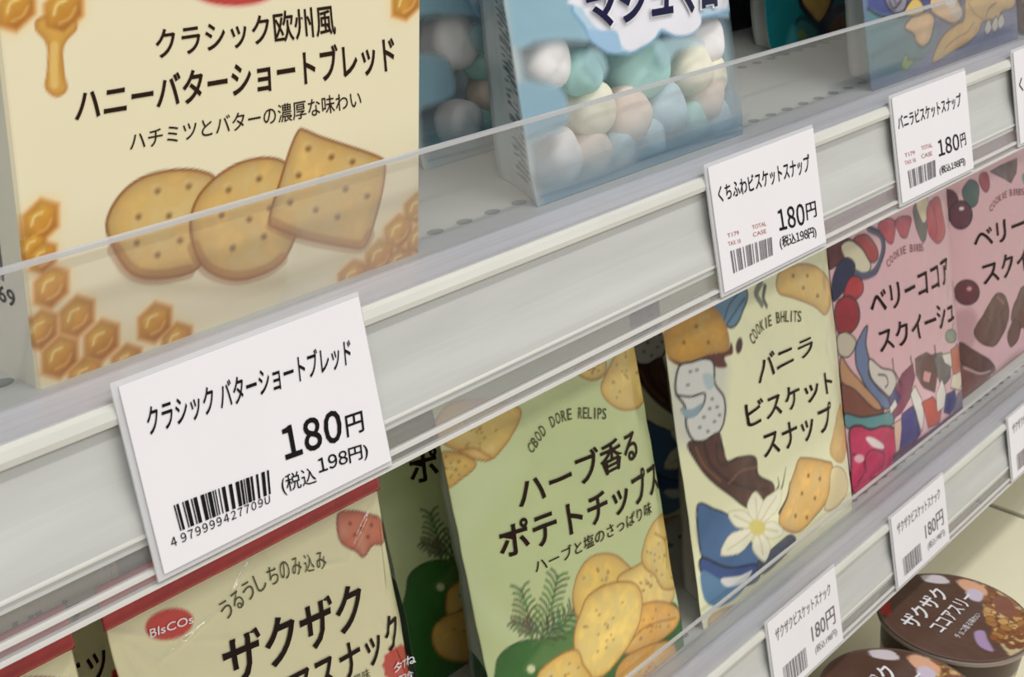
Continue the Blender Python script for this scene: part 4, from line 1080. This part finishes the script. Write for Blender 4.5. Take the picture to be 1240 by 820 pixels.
# colour, pixel centre on the film, pixel radius, which bag, what sets it apart
ML = [('white', (655, 75), 28, 0, 'large white marshmallow at the left edge of the front bag window'),
      ('mint', (702, 88), 22, 0, 'mint marshmallow beside the large white one in the front bag'),
      ('mint', (768, 79), 33, 0, 'largest mint marshmallow, below the navy lettering of the front bag'),
      ('cream', (830, 84), 26, 0, 'cream marshmallow right of the largest mint one'),
      ('white', (868, 42), 24, 0, 'off-white marshmallow highest at the right edge of the front bag'),
      ('cream', (872, 86), 19, 0, 'small cream marshmallow at the right edge, under the off-white one'),
      ('cream', (712, 132), 27, 0, 'cream marshmallow under the left mint one in the front bag'),
      ('pink', (754, 140), 28, 0, 'pinkish marshmallow in the middle of the front bag under the largest mint one'),
      ('blue', (800, 132), 25, 0, 'pale blue marshmallow right of the pinkish middle one'),
      ('pink', (846, 116), 25, 0, 'pinkish marshmallow near the right edge of the front bag'),
      ('blue', (872, 138), 19, 0, 'small pale blue marshmallow at the right edge, lower one'),
      ('white', (672, 190), 28, 0, 'large white marshmallow lowest at the left of the front bag'),
      ('pink', (713, 183), 23, 0, 'pinkish marshmallow lowest of the front bag, beside the large white one'),
      ('mint', (835, 146), 17, 0, 'small mint marshmallow low at the right of the front bag'),
      ('blue', (783, 167), 19, 0, 'pale blue marshmallow under the blue tinted middle of the front bag'),
      ('blue', (749, 180), 16, 0, 'smallest pale blue marshmallow low in the middle of the front bag'),
      ('white', (543, 51), 29, 1, 'white marshmallow highest in the rear bag'),
      ('mint', (587, 66), 25, 1, 'upper green marshmallow in the rear bag'),
      ('pink', (598, 112), 26, 1, 'greyish marshmallow in the middle of the rear bag'),
      ('white', (556, 149), 23, 1, 'white marshmallow lowest in the rear bag'),
      ('mint', (597, 146), 18, 1, 'lower green marshmallow in the rear bag')]
MME = [marsh_mesh(s_) for s_ in range(5)]
for i, (col, px, r, bag, lab) in enumerate(ML):
    sh = MM
    if bag: sh = Sheet(.3715, .3455, -.155, .1390, .19, 14, bulge=.009, pu=3.5, pv=3.0)
    q = sh.inv(px); dist = np.linalg.norm(sh.S(q[0], q[1]) - CAM)
    rad = r / FPX * dist * 1.3
    for _ in range(6):    # sit just behind the film along the line of the bag's front
        hh = float(sh.hf(np.array(q[0]), np.array(q[1])))
        c = sh.S(q[0], q[1]) - sh.en * (rad * .98 + .0012)
        d = c - CAM; cp = R.T @ d; pp = cp[:2] / cp[2] * FPX + np.array([W_ / 2, H_ / 2])
        q = q + (sh.inv(px) - sh.inv(pp)) * .8
    q[0] = min(q[0], sh.w - rad - .0025); c = sh.S(q[0], q[1]) - sh.en * (rad * .98 + .0012)
    me = MME[i % 5].copy(); me.materials.clear(); me.materials.append(MMAT[col]); me.name = 'marshmallow'
    o = bpy.data.objects.new('marshmallow', me); COL.objects.link(o)
    rng = random.Random(i)
    o.location = c; o.scale = (rad, rad, rad)
    o.rotation_euler = (math.radians(76 + rng.uniform(-16, 16)), rng.uniform(-.3, .3), rng.uniform(-.35, .35))
    tag(o, lab, 'marshmallow', 'marshmallows in the front bag' if not bag else 'marshmallows in the rear bag')

# ------------------------------------------------------------------ cracker and teal bags at the right of the upper shelf
CR = Sheet(.6150, .2850, -.155, .1840, .19, 14, bulge=.010, pu=3.4, pv=3.0, wr=.0012, seed=25)
def cr_paint(P, sh):
    z = lambda x, y: (1020 + x / 5.636, y / 5.636)
    K = (40, 40, 60)
    P.c[:, :3] *= (1 + .1 * (fbm(P.U, P.V, .02, 3)[:, None] - .5))
    P.poly([z(160, -400), z(1300, -400), z(1300, 30), z(900, 40), z(600, 30), z(400, 110), z(260, 100), z(170, 60)], (70, 78, 140), smooth=False, soft=.002)
    P.poly([z(165, 90), z(180, 60), z(300, 110), z(420, 105), z(600, 120), z(640, 240), z(600, 330), z(480, 470), z(190, 520)], (96, 138, 144), smooth=True, soft=.002)
    P.line([z(170, 60), z(260, 110), z(380, 118), z(460, 100)], .0012, K)
    P.poly([z(290, 0), z(310, -60), z(430, -60), z(440, 20), z(410, 80), z(340, 85)], (150, 146, 160), smooth=True, edge=K, ew=.0007)
    P.line([z(320, 10), z(350, 60), z(400, 10)], .0014, (60, 56, 80)); P.line([z(340, -40), z(372, 30), z(420, -40)], .0014, (90, 86, 110))
    P.poly([z(420, 90), z(455, 20), z(500, -20), z(540, 10), z(560, 70), z(520, 110), z(460, 110)], (236, 202, 112), smooth=True, edge=K, ew=.0006)
    P.poly([z(425, 190), z(470, 120), z(520, 100), z(590, 80), z(630, 130), z(615, 220), z(590, 290), z(545, 320), z(505, 290), z(485, 235)], (234, 196, 146), smooth=True, edge=K, ew=.0006, fx=fx_bake((204, 150, 100), (246, 220, 176), 51, .003))
    P.poly([z(610, 80), z(600, 0), z(640, -60), z(740, -80), z(800, 20), z(820, 90), z(790, 150), z(740, 160), z(680, 130)], (238, 200, 152), smooth=True, edge=K, ew=.0006)
    P.poly([z(700, 0), z(730, -30), z(775, 10), z(760, 44), z(716, 40)], (250, 250, 244), smooth=True)
    P.poly([z(735, 80), z(760, 50), z(812, 60), z(816, 110), z(780, 130)], (226, 214, 196), smooth=True)
    P.poly([z(620, 430), z(640, 330), z(700, 230), z(780, 165), z(830, 130), z(840, 0), z(900, -80), z(1000, -60), z(1180, -40), z(1170, 50), z(1090, 80), z(1060, 130), z(960, 150), z(930, 220), z(860, 290), z(760, 350)], (226, 188, 116), smooth=True, edge=(90, 74, 60), ew=.0006, fx=fx_bake((190, 148, 84), (242, 212, 150), 52, .004))
    P.line([z(700, 330), z(780, 260), z(850, 220), z(900, 150)], .0010, (170, 128, 70)); P.line([z(980, 120), z(1000, 60), z(1050, 20)], .0012, (110, 90, 70)); P.line([z(860, 20), z(900, 90), z(960, 130)], .001, (170, 128, 70))
    for a in ((1000, 130, 40), (1050, 110, 44), (1090, 90, 30)): P.poly([z(a[0] - 30, a[1] + 70), z(a[0], a[1]), z(a[0] + 20, a[1] + 60), z(a[0] - 10, a[1] + 110)], (224, 218, 204), smooth=True, edge=K, ew=.0005)
    P.poly([z(190, 640), z(190, 560), z(420, 540), z(700, 420), z(900, 340), z(1240, 250), z(1240, 420)], (66, 74, 118), smooth=False, soft=.005)
    P.poly([z(190, 500), z(300, 490), z(420, 500), z(460, 540), z(300, 590), z(190, 600)], (110, 134, 158), smooth=True, soft=.006, op=.8)
    P.poly([z(400, 460), z(420, 390), z(440, 370), z(450, 410), z(500, 400), z(470, 440), z(440, 480)], (154, 176, 100), smooth=True, edge=(80, 104, 80), ew=.0005)
    P.line([z(450, 400), z(500, 410), z(560, 390)], .001, (70, 96, 90))
CRO = tuple(CR.O)
cr = thing('cracker_bag', CRO, 'blue cracker bag with tan crackers, front one at the right of the upper shelf', 'snack bag')
pouch(CR, cr_paint, .030, 'pouch', M['film'], cr, CRO, (222, 222, 214), side_fx=side_marks(None, 14, .3, .8, (120, 120, 110)), cell=.00095, inset=.042, base_col=(112, 126, 158))
seal_strip(CR, .179, .19, 'top_seal', plain('indigo_seal_film', (60, 68, 120), .3, coat=.4), cr, CRO)
Ink(CR).text('80g', (1132, 86), (1146, 80), (1147, 86), (1133, 92), .01).text('CRISP', (1090, 104), (1112, 96), (1113, 100), (1091, 108), .0).build('foot_lettering', M['white_ink'], cr, CRO)

TL_ = Sheet(.6440, .3560, -.155, .1840, .19, 14, bulge=.010, pu=3.4, pv=3.0, wr=.0012, seed=27)
def teal_paint(P, sh):
    z = lambda x, y: (840 + x / 5.636, y / 5.636)
    K = (16, 26, 36)
    P.poly([z(500, 420), z(520, 240), z(500, 140), z(560, 60), z(560, -200), z(740, -300), z(1300, -300), z(1300, 420)], (20, 126, 132), smooth=False, soft=.002)
    P.poly([z(730, 20), z(760, -60), z(940, -60), z(935, 40), z(890, 130), z(850, 170), z(800, 120)], (206, 166, 84), smooth=True, edge=K, ew=.0018, fx=fx_bake(seed=61))
    P.poly([z(860, 180), z(950, 60), z(1040, 20), z(1050, 60), z(960, 130), z(920, 240), z(840, 300)], (24, 40, 66), smooth=True)
    P.poly([z(920, 200), z(960, 130), z(1060, 90), z(1100, 180), z(980, 230)], (128, 84, 34), smooth=True, fx=fx_bake((90, 54, 20), (170, 120, 60), 62))
    P.poly([z(690, 180), z(740, 120), z(830, 180), z(850, 260), z(740, 300), z(700, 250)], (60, 122, 118), smooth=True, edge=(20, 70, 76), ew=.0012)
    P.poly([z(700, 240), z(740, 200), z(770, 260), z(740, 310)], (110, 140, 84), smooth=True)
    P.poly([z(620, 320), z(660, 200), z(690, 180), z(700, 300), z(640, 350)], (70, 170, 176), smooth=True, soft=.004)
    P.poly([z(480, 520), z(480, 400), z(620, 360), z(900, 300), z(1300, 200), z(1300, 520)], (74, 76, 124), smooth=False, soft=.003)
TLO = tuple(TL_.O)
tl = thing('teal_bag', TLO, 'teal snack bag with a tan cracker, in the shade behind the blue cracker bag', 'snack bag')
pouch(TL_, teal_paint, .030, 'pouch', M['film'], tl, TLO, (222, 222, 214), side_fx=side_marks(None, 14, .3, .8, (120, 120, 110)), cell=.0011, inset=.040, base_col=(20, 116, 124))
seal_strip(TL_, .179, .19, 'top_seal', plain('teal_seal_film', (20, 96, 110), .3, coat=.4), tl, TLO)
t3 = copy_tree(tl, None, (-.034, .050, 0)); t3['label'] = 'near-black copy of the teal snack bag deep on the shelf, right behind the front marshmallow bag edge'
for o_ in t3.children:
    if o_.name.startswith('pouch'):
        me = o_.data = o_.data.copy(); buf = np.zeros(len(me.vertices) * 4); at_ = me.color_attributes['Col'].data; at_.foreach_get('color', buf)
        buf = buf.reshape(-1, 4); buf[:, :3] = np.minimum(buf[:, :3] * .05, .02) + np.array([.002, .003, .008]); at_.foreach_set('color', buf.ravel())  # the copy keeps the teal bag's print, multiplied down to near black
# next product, cut by the right border
R5 = copy_tree(ch, None, (.8085 - CHO[0], .2850 - CHO[1], (-.155 + H) - CHO[2])); R5['label'] = 'pinkish bag at the right border of the upper shelf beside the blue cracker bag'

# ------------------------------------------------------------------ cereal cups on the base deck
def cup(cx, cy, ztop, label, seed):
    org = (cx, cy, H + ZD)
    t = thing('cereal_cup', org, label, 'cereal cup')
    rt, rb, hgt = .0515, .0400, ztop + H - (H + ZD)
    z0 = H + ZD; z1 = ztop + H
    # body of revolution
    prof = [(.0, .0), (rb - .003, .0), (rb, .002), (rb + .0005, .004)]
    for k in range(1, 15): f = k / 14; prof.append((rb + (rt - .0035 - rb) * f ** .9, .004 + (hgt - .010) * f))
    n = 72; V = []; C = []; F = []
    for i, (r_, zz) in enumerate(prof):
        for j in range(n):
            a = 2 * math.pi * j / n; V.append((cx + r_ * math.cos(a), cy + r_ * math.sin(a), z0 + zz))
            f = zz / hgt; w_ = .12 * math.sin(3 * a + seed)
            c = (58, 32, 24) if f > .62 + w_ else ((214, 196, 170) if f > .5 + w_ else (196, 176, 150))
            C.append(np.append(lin(c), 1))
    for i in range(len(prof) - 1):
        for j in range(n): F.append((i * n + j, i * n + (j + 1) % n, (i + 1) * n + (j + 1) % n, (i + 1) * n + j))
    link('cup_body', mesh_np('cup_body', V, F, np.array(C), True, org), M['board'], t)
    # rolled rim
    V = []; F = []; m = 10
    for j in range(n):
        a = 2 * math.pi * j / n
        for k in range(m):
            b_ = 2 * math.pi * k / m; r_ = rt - .0022 + .0024 * math.cos(b_); V.append((cx + r_ * math.cos(a), cy + r_ * math.sin(a), z1 - .0030 + .0022 * math.sin(b_)))
    for j in range(n):
        for k in range(m): F.append((j * m + k, ((j + 1) % n) * m + k, ((j + 1) % n) * m + (k + 1) % m, j * m + (k + 1) % m))
    link('rim', mesh_np('rim', V, F, smooth=True, origin=org), bpy.data.materials['cup_rim'], t)
    # printed foil lid
    sh = Sheet(cx, cy, 0, .1, .1); sh.O = np.array([cx, cy, z1]); sh.ev = np.array([0, 1., 0]); sh.en = np.array([0, 0, 1.])
    nr, na = 60, 168; U = [0.0]; Vv = [0.0]
    for i in range(1, nr + 1):
        for j in range(na): a = 2 * math.pi * j / na; U.append(rt * i / nr * math.cos(a)); Vv.append(rt * i / nr * math.sin(a))
    U = np.array(U); Vv = np.array(Vv)
    P = Paint(U, Vv, (96, 68, 58), sh.inv); P.dx = .0009
    g = lambda x, y: (x / 1000, y / 1000)
    mtr = dict(metric=True)
    P.c[:, :3] *= (1 + .25 * (fbm(U, Vv, .012, 3)[:, None] - .5))
    P.poly([g(-60, -60), g(-40, -52), g(40, -60)], (60, 34, 26), **mtr)
    # bowl of cereal at the right
    P.poly([g(-20, -56), g(-14, -40), g(-2, -30), g(10, -20), g(24, -10), g(40, 0), g(56, 8), g(60, -40), g(30, -60)], (206, 186, 148), smooth=True, **mtr)
    rng = random.Random(seed + 3)
    for _ in range(150):
        a = rng.uniform(-105, 10); r_ = rng.uniform(20, 49); x, y = r_ * math.cos(math.radians(a)), r_ * math.sin(math.radians(a))
        if y > x * .62 - 26 : continue
        s_ = rng.uniform(2, 4.6); col = rng.choice(((176, 122, 66), (206, 160, 98), (150, 92, 52), (222, 186, 130), (128, 76, 46)))
        P.poly([g(x + s_ * math.cos(q_) * rng.uniform(.7, 1.2), y + s_ * math.sin(q_) * rng.uniform(.7, 1.2)) for q_ in np.linspace(0, 6.28, 7)[:-1]], col, smooth=True, edge=(96, 58, 34), ew=.0003, **mtr)
    P.poly([g(22, -30), g(36, -28), g(46, -18), g(40, -12), g(26, -18)], (140, 88, 70), smooth=True, **mtr)
    P.poly([g(33, 4), g(40, 16), g(48, 12), g(46, -2), g(38, -6)], (232, 178, 146), smooth=True, **mtr)
    P.poly([g(36, 20), g(40, 28), g(32, 38), g(26, 34), g(30, 24)], (226, 216, 222), smooth=True, **mtr)
    P.poly([g(28, -6), g(38, -4), g(40, 4), g(32, 6), g(26, 0)], (214, 202, 222), smooth=True, **mtr)
    P.poly([g(-22, -36), g(-12, -28), g(-4, -22), g(-10, -18), g(-22, -26)], (178, 150, 190), smooth=True, **mtr)
    P.poly([g(-30, 33), g(-20, 38), g(-12, 44), g(-20, 46), g(-30, 41)], (176, 44, 44), smooth=True, **mtr)
    rr = np.hypot(U, Vv); e = np.clip((rr - rt + .0022) / .001, 0, 1); P.mixin(np.arange(len(U)), e, lin((106, 86, 76)))
    X = np.stack([cx + U, cy + Vv, z1 + .0004 + .0006 * (fbm(U, Vv, .02, seed) - .5) - 0 * U], 1)
    F = [(0, 1 + j, 1 + (j + 1) % na) for j in range(na)]
    for i in range(nr - 1):
        for j in range(na): F.append((1 + i * na + j, 1 + (i + 1) * na + j, 1 + (i + 1) * na + (j + 1) % na, 1 + i * na + (j + 1) % na))
    link('lid', mesh_np('lid', X, F, P.c, True, org), M['lidfilm'], t)
    ink = Ink(sh, .0010)
    def put(body, x0, x1, y0, y1, sl=0.0, bold=.01):
        V_, F_ = glyphs(body, bold); ink.flat([((x0 + a * (x1 - x0)) / 1000, (y0 + b_ * (y1 - y0) + sl * a) / 1000) for a, b_ in V_], F_)
    put('ザクザク', -34, 22, 12, 26, 0, .02); put('ココアスリー', -26, 30, -3, 8, 0, .012); put('チョコ香る味わい', -24, 12, -14, -9, 0, .0)
    ink.build('lid_lettering', M['white_ink'], t, org)
    return t
plain('cup_rim', (150, 132, 120), .3, coat=.3)
M['lidfilm'] = printed('lid_film', .3, .3, bump=.2, bscale=60)
ZC = -.5465
cup(.8190, .2670, ZC, 'brown cereal cup farther back at the lower right, whole lid in view', 1)
cup(.7120, .2540, ZC, 'brown cereal cup nearest at the bottom border, lid cut off by the photo edge', 5)
